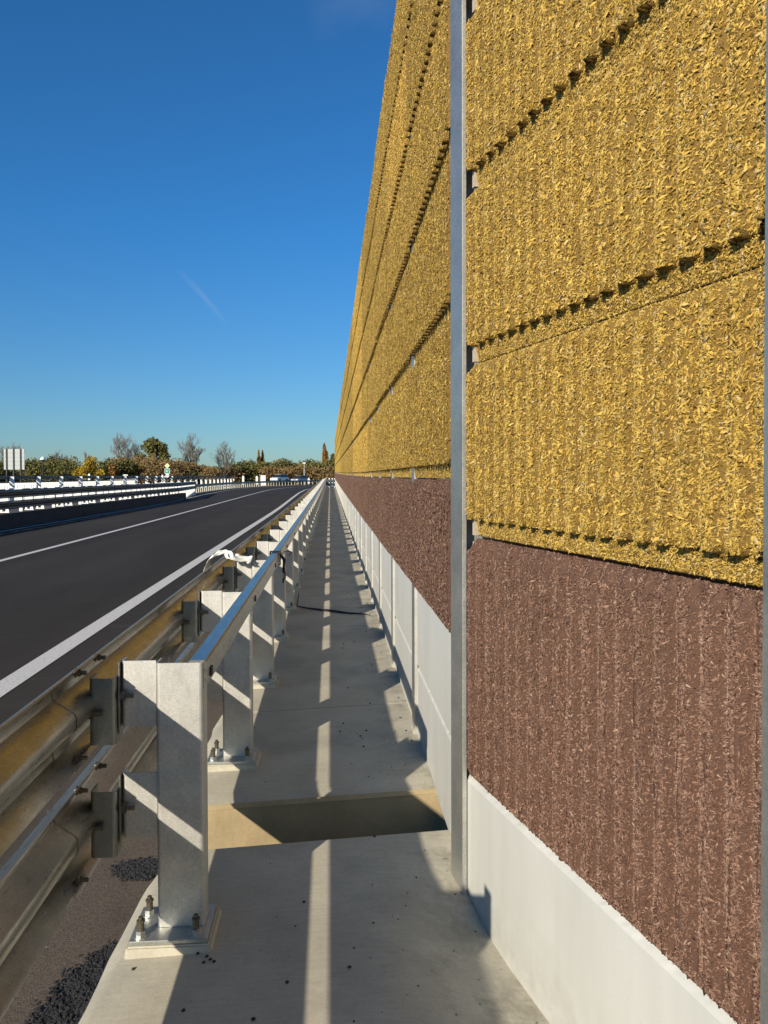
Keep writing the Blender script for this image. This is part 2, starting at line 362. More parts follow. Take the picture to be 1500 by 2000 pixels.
ribbon('shoulder_stain', [(-10.25, -4), (-10.2, 12), (-10.27, 24), (-10.2, 36), (-10.3, 48), (-10.9, 57)], 0.07, RZ + 0.004, M['kerb'])

# the walkway: cast slabs with open joints and one wide unfilled gap
rnd = random.Random(5)
def ss(v, a, b):
    t = min(1, max(0, (v - a) / (b - a))); return t * t * (3 - 2 * t)
def slab(y0, y1, lift=0.0, corner=False, skew=0.0):
    mb = MB(); n = max(3, int((y1 - y0) / 0.12)); n = min(n, 60)
    xs = [-0.72, -0.695, -0.655, -0.5, -0.2, 0.1, 0.2, 0.3, 0.4, 0.48, 0.56, 0.65, 1.2]
    zs = [-0.06, -0.02, 0.0] + [0] * 10
    vs = []
    for i in range(n + 1):
        t = i / n; y = y0 + (y1 - y0) * t
        wob = 0.007 * math.sin(y * 5.1) + 0.005 * math.sin(y * 13.7 + 1) + rnd.uniform(-0.003, 0.003)
        e0 = 0.014 if i == 0 else 0.0
        for j, (x, dz) in enumerate(zip(xs, zs)):
            xx = x + (wob if j < 3 else 0)
            if corner and j < 3 and t > 0.955: xx += 0.09 * ((t - 0.955) / 0.045) ** 1.5
            yy = y + (skew * xx if (i == n or i == 0) else 0)
            dip = 0.125 * ss(xx, 0.12, 0.62) * ss(-yy, -3.05, -2.45) if corner else 0.0
            vs.append((xx, yy, floor_z(xx, y) - dip + dz + lift - (0.018 if i in (0,) and y0 > 3 and y0 < 4 else 0)))
    m = len(xs); fs = []
    for i in range(n):
        for j in range(m - 1): fs.append((i * m + j, i * m + j + 1, (i + 1) * m + j + 1, (i + 1) * m + j))
    b = len(vs); top = (n + 1) * m
    vs += [(v[0], v[1], -0.6) for v in vs[:top]]
    for i in range(n):
        fs.append((i * m, (i + 1) * m, top + (i + 1) * m, top + i * m)); k = m - 1
        fs.append((i * m + k, top + i * m + k, top + (i + 1) * m + k, (i + 1) * m + k))
    for j in range(m - 1):
        fs.append((j, top + j, top + j + 1, j + 1)); a = n * m
        fs.append((a + j, a + j + 1, top + a + j + 1, top + a + j))
    return vs, fs
wk = MB(); wk.add(*slab(-3.0, 3.125, 0.0, True, 0.035))
ys = [3.545, 4.93]
while ys[-1] < 77: ys.append(ys[-1] + (2.62 if len(ys) < 3 else 4.1))
for i in range(len(ys) - 1): wk.add(*slab(ys[i] if i else 3.545, min(ys[i + 1] - 0.012, 78), 0.0, False, 0.03))
wo_ = wk.build('walkway', M['walk'], smooth=True); tag(wo_, kind='structure')
# sandy unfinished end face of the second slab, and the floor of the gap
mb = MB()
mb.add([(-0.69, 3.520, -0.03), (0.58, 3.56, 0.010), (0.58, 3.535, -0.55), (-0.69, 3.495, -0.55)], [(0, 1, 2, 3)])
mb.add([(-0.685, 3.535, -0.011), (0.58, 3.575, 0.0275), (0.58, 3.555, 0.0125), (-0.69, 3.515, -0.0280)], [(0, 1, 2, 3)])
tag(mb.build('gap_face', M['sand']), kind='structure')
tag(MB().box(-0.70, 0.6, 3.0, 3.6, -0.5, -0.42).build('gap_floor', M['spill']), kind='structure')  # asphalt black borrowed to paint the shade deep in the gap

# ------------------------------------------------------------------ noise barrier wall
NP = np.random.default_rng(7)
PER = 0.0765
def rib(u):
    t = np.mod(u, PER) / PER
    return np.interp(t, [0, 0.07, 0.13, 0.42, 0.48, 0.60, 1.0], [-0.028, -0.005, 0.0, 0.0, -0.003, -0.028, -0.028])
def relief(u, v, h, top=0.035, bot=0.058, wave=0.0):
    n = rib(u)
    n = np.where(v > h - top, n * np.clip((h - v) / top, 0, 1) - 0.030 * np.clip((v - h + top) / top, 0, 1), n)
    n = np.where(v < bot, -0.029 - 0.009 * (bot - v) / max(bot, 1e-4), n)
    
    if bot == 0: k2 = np.clip((0.03 - v) / 0.022, 0, 1); n = n * (1 - k2) - 0.012 * k2
    return n
def panel_mesh(name, L, h, nstr, seed, mat, top=0.035, bot=0.060, size=1.0, cw=0.0):
    rg = np.random.default_rng(seed)
    uu = np.unique(np.round(np.concatenate([np.arange(0, L, PER / 16), [L]]), 5))
    vv = np.concatenate([[0.0, bot * 0.5, bot - 0.0005, bot + 0.0005], np.linspace(bot + 0.02, h - top - 0.01, 14), [h - top, h - top * 0.66, h - top * 0.33, h - 0.002]])
    U, Vv = np.meshgrid(uu, vv); nn = relief(U, Vv, h, top, bot)
    jag = rg.normal(0, 0.0025, U.shape); nn = nn + jag * (Vv > bot)
    Vj = Vv + np.where((Vv > bot) & (Vv < bot + 0.01), rg.normal(0, 0.003, U.shape), 0)
    P0 = np.stack([U, -nn, Vj], -1).reshape(-1, 3)            # local: x along wall, -y outward, z up
    nu, nv = len(uu), len(vv)
    i = np.arange(nv - 1)[:, None] * nu + np.arange(nu - 1)[None, :]
    Q = np.stack([i, i + 1, i + 1 + nu, i + nu], -1).reshape(-1, 4)
    def notch(u, v): return ((u < cw) | (u > L - cw)) & ((v < (0.075 if bot else 0)) | (v > h - 0.03 - (0 if bot else 0.012)))
    Uc = U.reshape(-1)[Q].mean(1); Vc = Vv.reshape(-1)[Q].mean(1); Q = Q[~notch(Uc, Vc)]
    verts = [P0]; tone = [np.full(len(P0), 0.08 if nstr else 0.36)]  # base under the strands darkened: shadow between chips painted into the tone
    # backing so that the panel has thickness
    B = np.array([[0, 0.10, 0], [L, 0.10, 0], [L, 0.10, h], [0, 0.10, h]]); nb = len(P0)
    verts.append(B); tone.append(np.full(4, 0.2))
    side = [(0, nb, nb + 3, (nv - 1) * nu), (nu - 1, (nv) * nu - 1, nb + 2, nb + 1), (nb, nb + 1, nb + 2, nb + 3),
            ((nv - 1) * nu, nb + 3, nb + 2, nv * nu - 1), (0, nu - 1, nb + 1, nb)]
    side = [] if cw > 0.04 else side[2:3]
    loops = [Q.reshape(-1), np.array(side, int).reshape(-1)]; sizes = [np.full(len(Q), 4), np.full(len(side), 4)]
    if nstr:
        u = rg.uniform(0.001, L - 0.001, nstr); v = rg.uniform(0.002, h - 0.002, nstr)
        k_ = ~notch(u, v); u = u[k_]; v = v[k_]; nstr = len(u)
        n0 = relief(u, v, h, top, bot)
        n0 = np.where((v > bot) & (v < bot + 0.012), n0, n0)
        ln = np.clip(rg.lognormal(math.log(0.0058), 0.42, nstr), 0.0025, 0.014) * size
        wd = np.clip(ln * rg.uniform(0.14, 0.38, nstr), 0.0008, 0.0045) * size
        small = (np.abs(np.mod(u / PER + 0.38, 1) - 0.5) < 0.07) | (v > h - top) | (v < bot)
        ln = np.where(small, ln * 0.62, ln); wd = np.where(small, wd * 0.75, wd)
        th = rg.uniform(0, math.pi, nstr); th = np.where(rg.random(nstr) < 0.45, rg.normal(0.45, 0.35, nstr), th)
        tilt = rg.normal(0, 0.28, nstr)
        d = np.stack([np.cos(th) * np.cos(tilt), -np.sin(tilt), np.sin(th) * np.cos(tilt)], -1)
        nrm = np.stack([rg.normal(0, 0.26, nstr), -np.ones(nstr), rg.normal(0, 0.26, nstr)], -1)
        w = np.cross(d, nrm); w /= np.linalg.norm(w, axis=1)[:, None]; nr = np.cross(w, d)
        nr *= np.sign(-nr[:, 1])[:, None]
        hgt = wd * rg.uniform(0.7, 1.4, nstr)
        lift = (rg.gamma(1.4, 0.0013, nstr) - 0.0006) * size
        c = np.stack([u, -n0 - lift, v], -1)
        bend = nr * (ln * rg.normal(0.08, 0.18, nstr))[:, None]
        A = c - d * ln[:, None] - bend; Bt = c + d * ln[:, None] - bend
        A2 = c + w * wd[:, None]; B2 = c - w * wd[:, None]; T = c + nr * hgt[:, None]
        A[:, 0] = np.clip(A[:, 0], 0, L); Bt[:, 0] = np.clip(Bt[:, 0], 0, L)
        # keep the strands of the ribs from hanging over the recessed bottom strip
        over = v > bot
        
        for P_ in (A, Bt, A2, B2, T): P_[:, 2] = np.where(over, np.maximum(P_[:, 2], bot - 0.001), np.minimum(P_[:, 2], bot + 0.004))
        S = np.stack([A, A2, Bt, B2, T], 1).reshape(-1, 3); b = nb + 4
        k = b + np.arange(nstr)[:, None] * 5
        tri = np.array([0, 1, 4, 1, 2, 4, 2, 3, 4, 3, 0, 4])
        loops.append((k + tri[None, :]).reshape(-1)); sizes.append(np.full(nstr * 4, 3))
        tn = np.clip(rg.normal(0.46, 0.26, nstr), 0.05, 0.90)
        tn = np.where(rg.random(nstr) < 0.012, 1.0, tn)
        gr = (np.abs(np.mod(u / PER + 0.38, 1) - 0.5) < 0.045) & (rg.random(nstr) < 0.6); tn = np.where(gr, 0.93, tn)
        verts.append(S); tone.append(np.repeat(tn, 5))
    Vt = np.concatenate(verts); Lp = np.concatenate(loops); Sz = np.concatenate(sizes)
    me = bpy.data.meshes.new(name); me.vertices.add(len(Vt)); me.vertices.foreach_set('co', Vt.astype(np.float32).ravel())
    me.loops.add(len(Lp)); me.loops.foreach_set('vertex_index', Lp.astype(np.int32))
    me.polygons.add(len(Sz)); st = np.concatenate([[0], np.cumsum(Sz)[:-1]]).astype(np.int32)
    me.polygons.foreach_set('loop_start', st); me.polygons.foreach_set('loop_total', Sz.astype(np.int32))
    me.update(calc_edges=True); me.validate()
    at_ = me.attributes.new('tone', 'FLOAT', 'POINT'); at_.data.foreach_set('value', np.concatenate(tone).astype(np.float32))
    me.materials.append(mat); return me

wall = empty('noise_barrier', (0.46, 2.808, 0))
tag(wall, 'tall roadside noise wall of yellow and brown wood-fibre panels over pale concrete slabs', 'noise barrier')
WP = Vector((0.46, 2.808, 0))
def wchild(o, loc, rz):
    o.parent = wall; o.location = Vector(loc) - WP; o.rotation_euler = (0, 0, rz); return o
BAY = 1.53
A13 = R(13.0)
dN = Vector((math.sin(A13), -math.cos(A13), 0)); nN = Vector((-math.cos(A13), -math.sin(A13), 0))
ON = Vector((0.459, 2.808, 0))
# the local frame of a panel: x along the wall toward the camera, -y outward. far wall: x=-Y world, -y = -X world
RZF = R(-90); RZN = math.atan2(dN.y, dN.x)
def colm(L=5.0):
    mb = MB()  # H section; flange face at y=0 outward (-y), 0.14 wide, depth 0.14
    prof = [(-0.07, 0), (0.07, 0), (0.07, 0.017), (0.0045, 0.017), (0.0045, 0.128), (0.07, 0.128), (0.07, 0.14), (-0.07, 0.14), (-0.07, 0.128), (-0.0045, 0.128), (-0.0045, 0.017), (-0.07, 0.017)]
    n = len(prof)
    vs = [(x, y, 0) for x, y in prof] + [(x, y, L) for x, y in prof]
    return mb.add(vs, [(i, (i + 1) % n, (i + 1) % n + n, i + n) for i in range(n)] + [tuple(range(n, 2 * n)), tuple(range(n))[::-1]])
def lit_edges(me):  # flange edges get the brighter steel, sunlight painted in by material
    me.materials.append(M['galv'])
    for p in me.polygons:
        if abs(p.normal.x) > 0.8: p.material_index = 1
    return me
post_me = lit_edges(colm(4.72).mesh('post', M['galv_post']))
post_corner = lit_edges(colm(4.9).mesh('post', M['galv_post'], bevel=0.002))
foot = MB()
foot.add([(-0.10, -0.035, -0.06), (0.10, -0.035, -0.06), (0.11, 0.16, -0.06), (-0.11, 0.16, -0.06), (-0.085, -0.012, 0.05), (0.085, -0.012, 0.05), (0.09, 0.16, 0.05), (-0.09, 0.16, 0.05)],
         [(0, 1, 5, 4), (1, 2, 6, 5), (2, 3, 7, 6), (3, 0, 4, 7), (4, 5, 6, 7)])
foot_me = foot.mesh('footing', M['walk'], bevel=0.008)
LN = 1.412
yel_near = [panel_mesh('yellow_panel', LN, 0.615, 115000, s, M['yellow'], size=0.98, cw=0.022) for s in (11, 12)]
brn_near = panel_mesh('brown_panel', LN, 0.862, 170000, 21, M['brown'], top=0.05, bot=0.0, size=0.85, cw=0.022)
yel = [panel_mesh('yellow_panel', BAY - 0.004, 0.625, 72000, s, M['yellow'], size=0.95, cw=0.078) for s in (31, 32, 33)]
brn = [panel_mesh('brown_panel', BAY - 0.004, 0.585, 68000, s, M['brown'], top=0.05, bot=0.0, size=1.0, cw=0.078) for s in (41, 42)]
yel_lo = panel_mesh('yellow_panel', BAY - 0.004, 0.625, 0, 51, M['yellow'], cw=0.078)

def slab_panel(L, h, seed, broken=True):
    rg = random.Random(seed); mb = MB(); n = 60
    vs = []; k = 6
    for i in range(n + 1):
        u = L * i / n; ch = 0.004 + (rg.random() ** 3) * 0.007 if broken else 0.006
        vs += [(u, 0, 0), (u, 0, h - 0.022), (u, 0.0 + ch, h - 0.012 + rg.uniform(-0.002, 0.002)), (u, 0.016, h), (u, 0.11, h), (u, 0.11, 0)]
    fs = []
    for i in range(n):
        for j in range(k): fs.append((i * k + j, (i + 1) * k + j, (i + 1) * k + (j + 1) % k, i * k + (j + 1) % k))
    fs += [tuple(range(k)), tuple(n * k + j for j in range(k))[::-1]]
    return mb.add(vs, fs)
conc_near = slab_panel(1.47, 0.572, 1, False).mesh('concrete_panel', M['pale'])
conc_a = slab_panel(BAY - 0.02, 0.415, 2).mesh('concrete_panel', M['pale'])
conc_b = slab_panel(BAY - 0.02, 0.472, 3).mesh('concrete_panel', M['pale'])
core_me = MB().box(0, 1.0, 0, 0.05, 0, 1.0).mesh('core', M['core'])

def tint(o, f, r2=1.0):
    o.color = (f, f * r2, f * r2 * r2, 1); return o
trg = random.Random(3)
# --- near bay (turned 13 degrees away from the road)
def nloc(t, off, z): p = ON + dN * t + nN * off; return (p.x, p.y, z)
co_ = wchild(link('post', post_corner), nloc(0.014, 0, -0.1), RZN); co_.scale = (0.80, 1, 1)
wchild(link('post', post_corner), nloc(1.556, 0, 0.0), RZN)
fo = wchild(link('footing', foot_me), nloc(0.0, -0.020, -0.035), RZN); fo.scale = (0.7, 0.7, 0.8)
wchild(link('concrete_panel', conc_near), nloc(0.055, -0.022, -0.162), RZN)
wchild(link('brown_panel', brn_near), nloc(0.072, -0.016, 0.415), RZN)
for i, z in enumerate((1.283, 1.903, 2.523, 3.143, 3.763)):
    o = wchild(link('yellow_panel', yel_near[i % 2]), nloc(0.072, -0.014, z), RZN)
    tint(o, 1.0 + trg.uniform(-0.04, 0.04))
mb = MB()
for z0, z1 in ((0.432, 1.275), (1.283, 1.895), (1.903, 2.515), (2.523, 3.135), (3.143, 3.755), (3.763, 4.37)):
    mb.box(0.078, 1.55, 0.066, 0.098, z0 + 0.003, z1 - 0.02); mb.box(0.083, 0.104, 0.034, 0.066, z0 + 0.003, z0 + (0.070 if z0 > 1 else 0.02)); mb.box(0.083, 0.104, 0.035, 0.066, z1 - 0.035, z1 - 0.012)
o = mb.build('panel_core', M['core']); wchild(o, nloc(0, 0, 0), RZN)
# --- straight run
posts_y = [4.40 + BAY * k for k in range(47)]
starts = [2.885] + posts_y
far_y = []; far_c = []
for k, y0 in enumerate(starts[:-1] if True else []):
    y1 = posts_y[k]                                      # bay k runs from y0 to y1
    L = y1 - y0; ymid = (y0 + y1) / 2; dz = rise(ymid)
    jx = 0.0 if k < 2 else trg.uniform(-0.004, 0.004)
    sx = L / BAY
    wchild(link('post', post_me), (0.475 + 0, y1, dz - 0.02), RZF)
    if k < 14: wchild(link('footing', foot_me), (0.482, y1, dz + 0.015), RZF).scale = (0.75, 0.75, 0.8)
    for j, (me_, z) in enumerate(((conc_a, 0.0), (conc_b, 0.42))):
        if k < 47:
            o = link('concrete_panel', me_); wchild(o, (0.492 + j * 0.001, y1 - 0.01, z + dz + 0.004), RZF); o.scale = (sx, 1, 1)
            if k >= 46: o['kind'] = 'stuff'
    o = link('brown_panel', brn[k % 2]); wchild(o, (0.447 + jx, y1, 0.897 + dz), RZF); o.scale = (sx, 1, 1); tint(o, 0.95 + trg.uniform(-0.07, 0.07))
    o.scale = (sx, 1, 1)
    for j in range(5):
        z = 1.488 + 0.63 * j + dz
        tn = 1.0 + trg.uniform(-0.09, 0.05); t2 = 1.0
        bright = (5 <= k <= 7) or (j == 0 and k == 4) or (j in (3, 4) and k in (1,)) and j == 3
        if bright: tn = 1.30; t2 = 0.98
        if k < 20:
            o = link('yellow_panel', yel[(k * 2 + j) % 3]); wchild(o, (0.445 + jx + trg.uniform(-0.003, 0.003), y1, z + trg.uniform(-0.002, 0.002)), RZF)
            o.scale = (sx, 1, 1); tint(o, tn, t2)
        else:
            far_y.append((0.445, y1, z))
# the small far panels of the run, as one part
def joined(me_, places, name, rz, mat):
    n = len(me_.vertices); co = np.empty(n * 3, np.float32); me_.vertices.foreach_get('co', co); co = co.reshape(-1, 3)
    ln = len(me_.loops); li = np.empty(ln, np.int32); me_.loops.foreach_get('vertex_index', li)
    pn = len(me_.polygons); ls = np.empty(pn, np.int32); lt = np.empty(pn, np.int32)
    me_.polygons.foreach_get('loop_start', ls); me_.polygons.foreach_get('loop_total', lt)
    c, s = math.cos(rz), math.sin(rz); Rm = np.array([[c, -s, 0], [s, c, 0], [0, 0, 1]])
    base = co @ Rm.T; V = []; Lq = []; S = []
    for i, p in enumerate(places): V.append(base + np.array(p) - np.array(WP)); Lq.append(li + i * n); S.append(lt)
    me = bpy.data.meshes.new(name); V = np.concatenate(V).astype(np.float32); Lq = np.concatenate(Lq); S = np.concatenate(S)
    me.vertices.add(len(V)); me.vertices.foreach_set('co', V.ravel()); me.loops.add(len(Lq)); me.loops.foreach_set('vertex_index', Lq)
    me.polygons.add(len(S)); me.polygons.foreach_set('loop_start', np.concatenate([[0], np.cumsum(S)[:-1]]).astype(np.int32)); me.polygons.foreach_set('loop_total', S)
    me.update(calc_edges=True); a = me.attributes.new('tone', 'FLOAT', 'POINT'); a.data.foreach_set('value', np.full(len(V), 0.42, np.float32))
    me.materials.append(mat); o = link(name, me); o.parent = wall; o['kind'] = 'stuff'; o.color = (1, 1, 1, 1); return o
jo = joined(yel_lo, far_y, 'yellow_panel', RZF, M['yellow'])
back = []  # wall carries on unseen behind the camera, added for bounce and dimmer reflections
for b_ in range(1, 7):
    for z in (0.43, 1.283, 1.903, 2.523, 3.143, 3.763):
        p_ = nloc(0.074 + 1.556 * b_, -0.014, z); back.append(p_)
jo2 = joined(yel_lo, [(p[0], p[1], p[2]) for p in back], 'yellow_panel', RZN, M['yellow'])
bm0 = jo2.data; jo2.data.transform(Matrix.Identity(4))
mbk = MB().box(1.63, 10.6, 0.02, 0.12, 0.0, 0.43).build('concrete_panel', M['pale']); wchild(mbk, nloc(0, 0, 0), RZN); mbk['kind'] = 'stuff'

# ------------------------------------------------------------------ crash barrier beside the walkway
rail = empty('crash_barrier', (-0.5, 2.51, 0))
tag(rail, 'long galvanised steel crash barrier with two corrugated rails and a box handrail along the walkway', 'crash barrier')
RP = Vector((-0.5, 2.51, 0))
SP = 1.515; POSTY = [-0.66, 0.95] + [2.51 + SP * k for k in range(0, 48)]
XC = -0.488                                             # post centre
def channel(x0, x1, y0, dy, z0, z1, t=0.005, right=True, left=True):
    mb = MB(); mb.box(x0, x1, y0, y0 + t, z0, z1)
    if left: mb.box(x0, x0 + t, y0 + t, y0 + dy, z0, z1)
    if right: mb.box(x1 - t, x1, y0 + t, y0 + dy, z0, z1)
    return mb
def prof_ch(pts, t):
    """open polyline in XY -> thin closed outline, extruded in z"""
    P = [Vector(p) for p in pts]; L1 = []; L2 = []
    for i, p in enumerate(P):
        a = P[max(i - 1, 0)]; b = P[min(i + 1, len(P) - 1)]; d = (b - a).normalized(); n = Vector((-d.y, d.x)) * t / 2
        L1.append(p + n); L2.append(p - n)
    return [tuple(v) for v in L1 + L2[::-1]]
def ext_z(prof, z0, z1):
    n = len(prof); return [(x, y, z0) for x, y in prof] + [(x, y, z1) for x, y in prof], [(i, (i + 1) % n, (i + 1) % n + n, i + n) for i in range(n)] + [tuple(range(n, 2 * n)), tuple(range(n))[::-1]]
def arcpts(cx, cy, r, a0, a1, n=5): return [(cx + r * math.cos(R(a0 + (a1 - a0) * i / n)), cy + r * math.sin(R(a0 + (a1 - a0) * i / n))) for i in range(n + 1)]
# post local frame: origin at floor under post centre, web face at y=0 facing -y
hw = 0.0730
pw = [(-hw, 0.075)] + arcpts(-hw + 0.010, 0.010, 0.010, 180, 270, 4) + arcpts(hw - 0.010, 0.010, 0.010, 270, 360, 4) + [(hw, 0.075)]
vs, fs = ext_z(prof_ch(pw, 0.005), 0.042, 0.90); post_web = MB().add(vs, fs).mesh('post', M['galv'])
plate_me = MB().box(-0.150, 0.095, -0.075, 0.125, 0.028, 0.041).mesh('base_plate', M['galv_post'], bevel=0.002)
pd = MB(); pd.add([(-0.166, -0.095, -0.03), (0.118, -0.095, -0.03), (0.118, 0.15, -0.03), (-0.166, 0.15, -0.03), (-0.155, -0.082, 0.027), (0.104, -0.082, 0.027), (0.104, 0.14, 0.027), (-0.155, 0.14, 0.027)],
                  [(0, 1, 5, 4), (1, 2, 6, 5), (2, 3, 7, 6), (3, 0, 4, 7), (4, 5, 6, 7)])
pad_me = pd.mesh('grout_pad', M['walk'], bevel=0.005)
def hexn(mb, x, y, z0, z1, r, n=6, ax='z'):
    ring = [(math.cos(2 * math.pi * i / n + 0.3) * r, math.sin(2 * math.pi * i / n + 0.3) * r) for i in range(n)]
    if ax == 'z': vs = [(x + a, y + b, z0) for a, b in ring] + [(x + a, y + b, z1) for a, b in ring]
    elif ax == 'x': vs = [(z0, x + a, y + b) for a, b in ring] + [(z1, x + a, y + b) for a, b in ring]
    else: vs = [(x + a, z0, y + b) for a, b in ring] + [(x + a, z1, y + b) for a, b in ring]
    return mb.add(vs, [(i, (i + 1) % n, (i + 1) % n + n, i + n) for i in range(n)] + [tuple(range(n, 2 * n)), tuple(range(n))[::-1]])
anch = MB(); hexn(anch, 0, 0, 0.041, 0.044, 0.023, 16); hexn(anch, 0, 0, 0.044, 0.060, 0.0165); 
anch_me = anch.mesh('anchor_nut', M['nut'], bevel=0.0008)
rod = MB(); hexn(rod, 0, 0, 0.060, 0.086, 0.0105, 12); hexn(rod, 0, 0, 0.086, 0.094, 0.0135, 6); hexn(rod, 0, 0, 0.094, 0.104, 0.0075, 10)
rod_me = rod.mesh('anchor_rod', M['bolt'], bevel=0.0008)
# bracket and spacer per rail level; z0,z1 = bracket plate; spacer sits 45 mm lower
def bracket_meshes(z0, z1):
    pr = [(-0.0785, 0.020), (-0.176, 0.020)] + arcpts(-0.176, 0.030, 0.010, 270, 180, 4) + [(-0.186, 0.075)]
    vs, fs = ext_z(prof_ch(pr, 0.0045), z0, z1); b = MB().add(vs, fs).mesh('bracket', M['galv'])
    pr = [(-0.201, 0.070), (-0.201, -0.004)] + arcpts(-0.211, -0.004, 0.010, 0, -90, 4) + [(-0.262, -0.014)] + arcpts(-0.268, -0.002, 0.012, 270, 180, 4) + [(-0.280, 0.060)]
    vs, fs = ext_z(prof_ch(pr, 0.0045), z0 - 0.048, z1 - 0.048); s = MB().add(vs, fs).mesh('spacer', M['galv_shaded'])
    pr = [(-0.1935, 0.075), (-0.1935, 0.006)]
    vs, fs = ext_z(prof_ch(pr, 0.004), z0 - 0.02, z1 - 0.002); st = MB().add(vs, fs).mesh('spacer_plate', M['galv_shaded'])
    bo = MB(); zc = (z0 + z1) / 2
    hexn(bo, 0.045, zc, -0.1255, -0.112, 0.015, 6, 'x'); hexn(bo, 0.045, zc, -0.112, -0.092, 0.0085, 10, 'x')
    bo2 = MB(); zc -= 0.048
    hexn(bo2, 0.025, zc, -0.204, -0.190, 0.015, 6, 'x'); hexn(bo2, 0.025, zc, -0.190, -0.168, 0.0085, 10, 'x')
    # bolts in front of the plates so that they show
    bo3 = MB(); hexn(bo3, 0.0, (z0 + z1) / 2, -0.185, -0.171, 0.0165, 6, 'x'); hexn(bo3, 0.0, (z0 + z1) / 2, -0.171, -0.146, 0.009, 10, 'x')
    bo4 = MB(); hexn(bo4, -0.032, zc, -0.277, -0.263, 0.0165, 6, 'x'); hexn(bo4, -0.032, zc, -0.263, -0.238, 0.009, 10, 'x')
    return b, s, st, bo3.mesh('bracket_bolt', M['bolt']), bo4.mesh('bracket_bolt', M['bolt'])
LV = [bracket_meshes(0.692, 0.905), bracket_meshes(0.330, 0.540)]
far_post = None
for k, y in enumerate(POSTY):
    z = floor_z(XC, y)
    near = k < 12
    if near:
        p = link('post', post_web); p.parent = rail; p.location = Vector((XC - (0.085 if k < 2 else 0), y, z)) - RP
        def sub(me_, dx=0, dy=0):
            o = link(me_.name.split('.')[0], me_); o.parent = p; o.location = (dx, dy, 0); return o
        sub(plate_me); sub(pad_me)
        for bx, by in ((-0.118, -0.045), (-0.118, 0.075), (0.055, -0.045), (0.060, 0.085)):
            a = sub(anch_me, bx, by); b = sub(rod_me, bx, by); a.rotation_euler.z = bx * 40 + k; 
        for b_, s_, st_, b1, b2 in LV:
            for me_ in ((b_,) if k < 2 else (b_, s_, st_, b1, b2)): sub(me_)
    else:
        if far_post is None:
            import bmesh
            bm = bmesh.new()
            for me_ in (post_web, plate_me, pad_me, *LV[0][:3], *LV[1][:3]):
                bm.from_mesh(me_)
            far_post = bpy.data.meshes.new('post'); bm.to_mesh(far_post); bm.free(); far_post.materials.append(M['galv'])
        p = link('post', far_post); p.parent = rail; p.location = Vector((XC, y, z)) - RP
# W-beam profile, x toward the walkway is +; crests toward the road
def wprof(zt, zb, xedge=-0.765, xmid=-0.757, xcr=-0.828, t=0.0035):
    h = zt - zb
    key = [(xedge, 0.0), (xedge - 0.012, 0.045), (xcr + 0.004, 0.13), (xcr, 0.17), (xcr, 0.24), (xcr + 0.004, 0.28), (xmid - 0.006, 0.42), (xmid, 0.455), (xmid, 0.545), (xmid - 0.006, 0.58),
           (xcr + 0.004, 0.72), (xcr, 0.76), (xcr, 0.83), (xcr + 0.004, 0.87), (xedge - 0.012, 0.955), (xedge, 1.0)]
    P = [(x, zt - h * f) for x, f in key]
    return prof_ch(P, t)
def stations(y0, y1, dx, n=None):
    n = n or max(1, int((y1 - y0) / 3)); return [(dx, y0 + (y1 - y0) * i / n, floor_z(XC, y0 + (y1 - y0) * i / n) if y0 + (y1 - y0) * i / n > 8 else floor_z(XC, 0)) for i in range(n + 1)]
LEVELS = [(0.920, 0.622), (0.560, 0.245)]
splice0 = 2.50; secs = [(-3.56, splice0)] + [(splice0 + 4 * SP * i, splice0 + 4 * SP * (i + 1)) for i in range(13)]
bolt_splice = MB()
hexn(bolt_splice, 0, 0, 0.003, 0.014, 0.0135, 6, 'x'); hexn(bolt_splice, 0, 0, 0.014, 0.034, 0.0085, 10, 'x')
hexn(bolt_splice, 0, 0, -0.007, -0.002, 0.0175, 14, 'x'); hexn(bolt_splice, 0, 0, -0.012, -0.007, 0.011, 12, 'x')
bs_me = bolt_splice.mesh('splice_bolt', M['bolt'], bevel=0.001)
for li, (zt, zb) in enumerate(LEVELS):
    pr = wprof(zt, zb)
    for i, (a, b) in enumerate(secs):
        b = min(b, 76.5)
        if a > 76: break
        mb = MB(); mb.extrude(pr, stations(a - 0.0, b, 0.0))
        lap = MB()
        o = mb.mesh('rail_section', M['galv_beam'], smooth=True)
        ro = link('rail_section', o); ro.parent = rail; ro.location = -RP
        # overlapping end plate of the next section
        lp = MB().extrude(wprof(zt + 0.002, zb - 0.003), [(0.0045, b - 0.17, floor_z(XC, max(b, 0)) if b > 8 else floor_z(XC, 0)), (0.0045, b + 0.17, floor_z(XC, b) if b > 8 else floor_z(XC, 0))])
        lo = link('lap_plate', lp.mesh('lap_plate', M['galv_beam'], smooth=True)); lo.parent = ro
        if i < 3:
            zoff = floor_z(XC, b) if b > 8 else floor_z(XC, 0)
            for dy in (-0.11, 0.09):
                for f in ((0.055, 0.93) if dy < 0 else (0.055,)):
                    z = zt - (zt - zb) * f + zoff; x = -0.772 if f < 0.1 or f > 0.9 else -0.775
                    if f == 0.62: x = -0.777
                    bo = link('splice_bolt', bs_me); bo.parent = ro; bo.location = (x, b + dy, z); bo.scale = (0.85, 0.8, 0.8)
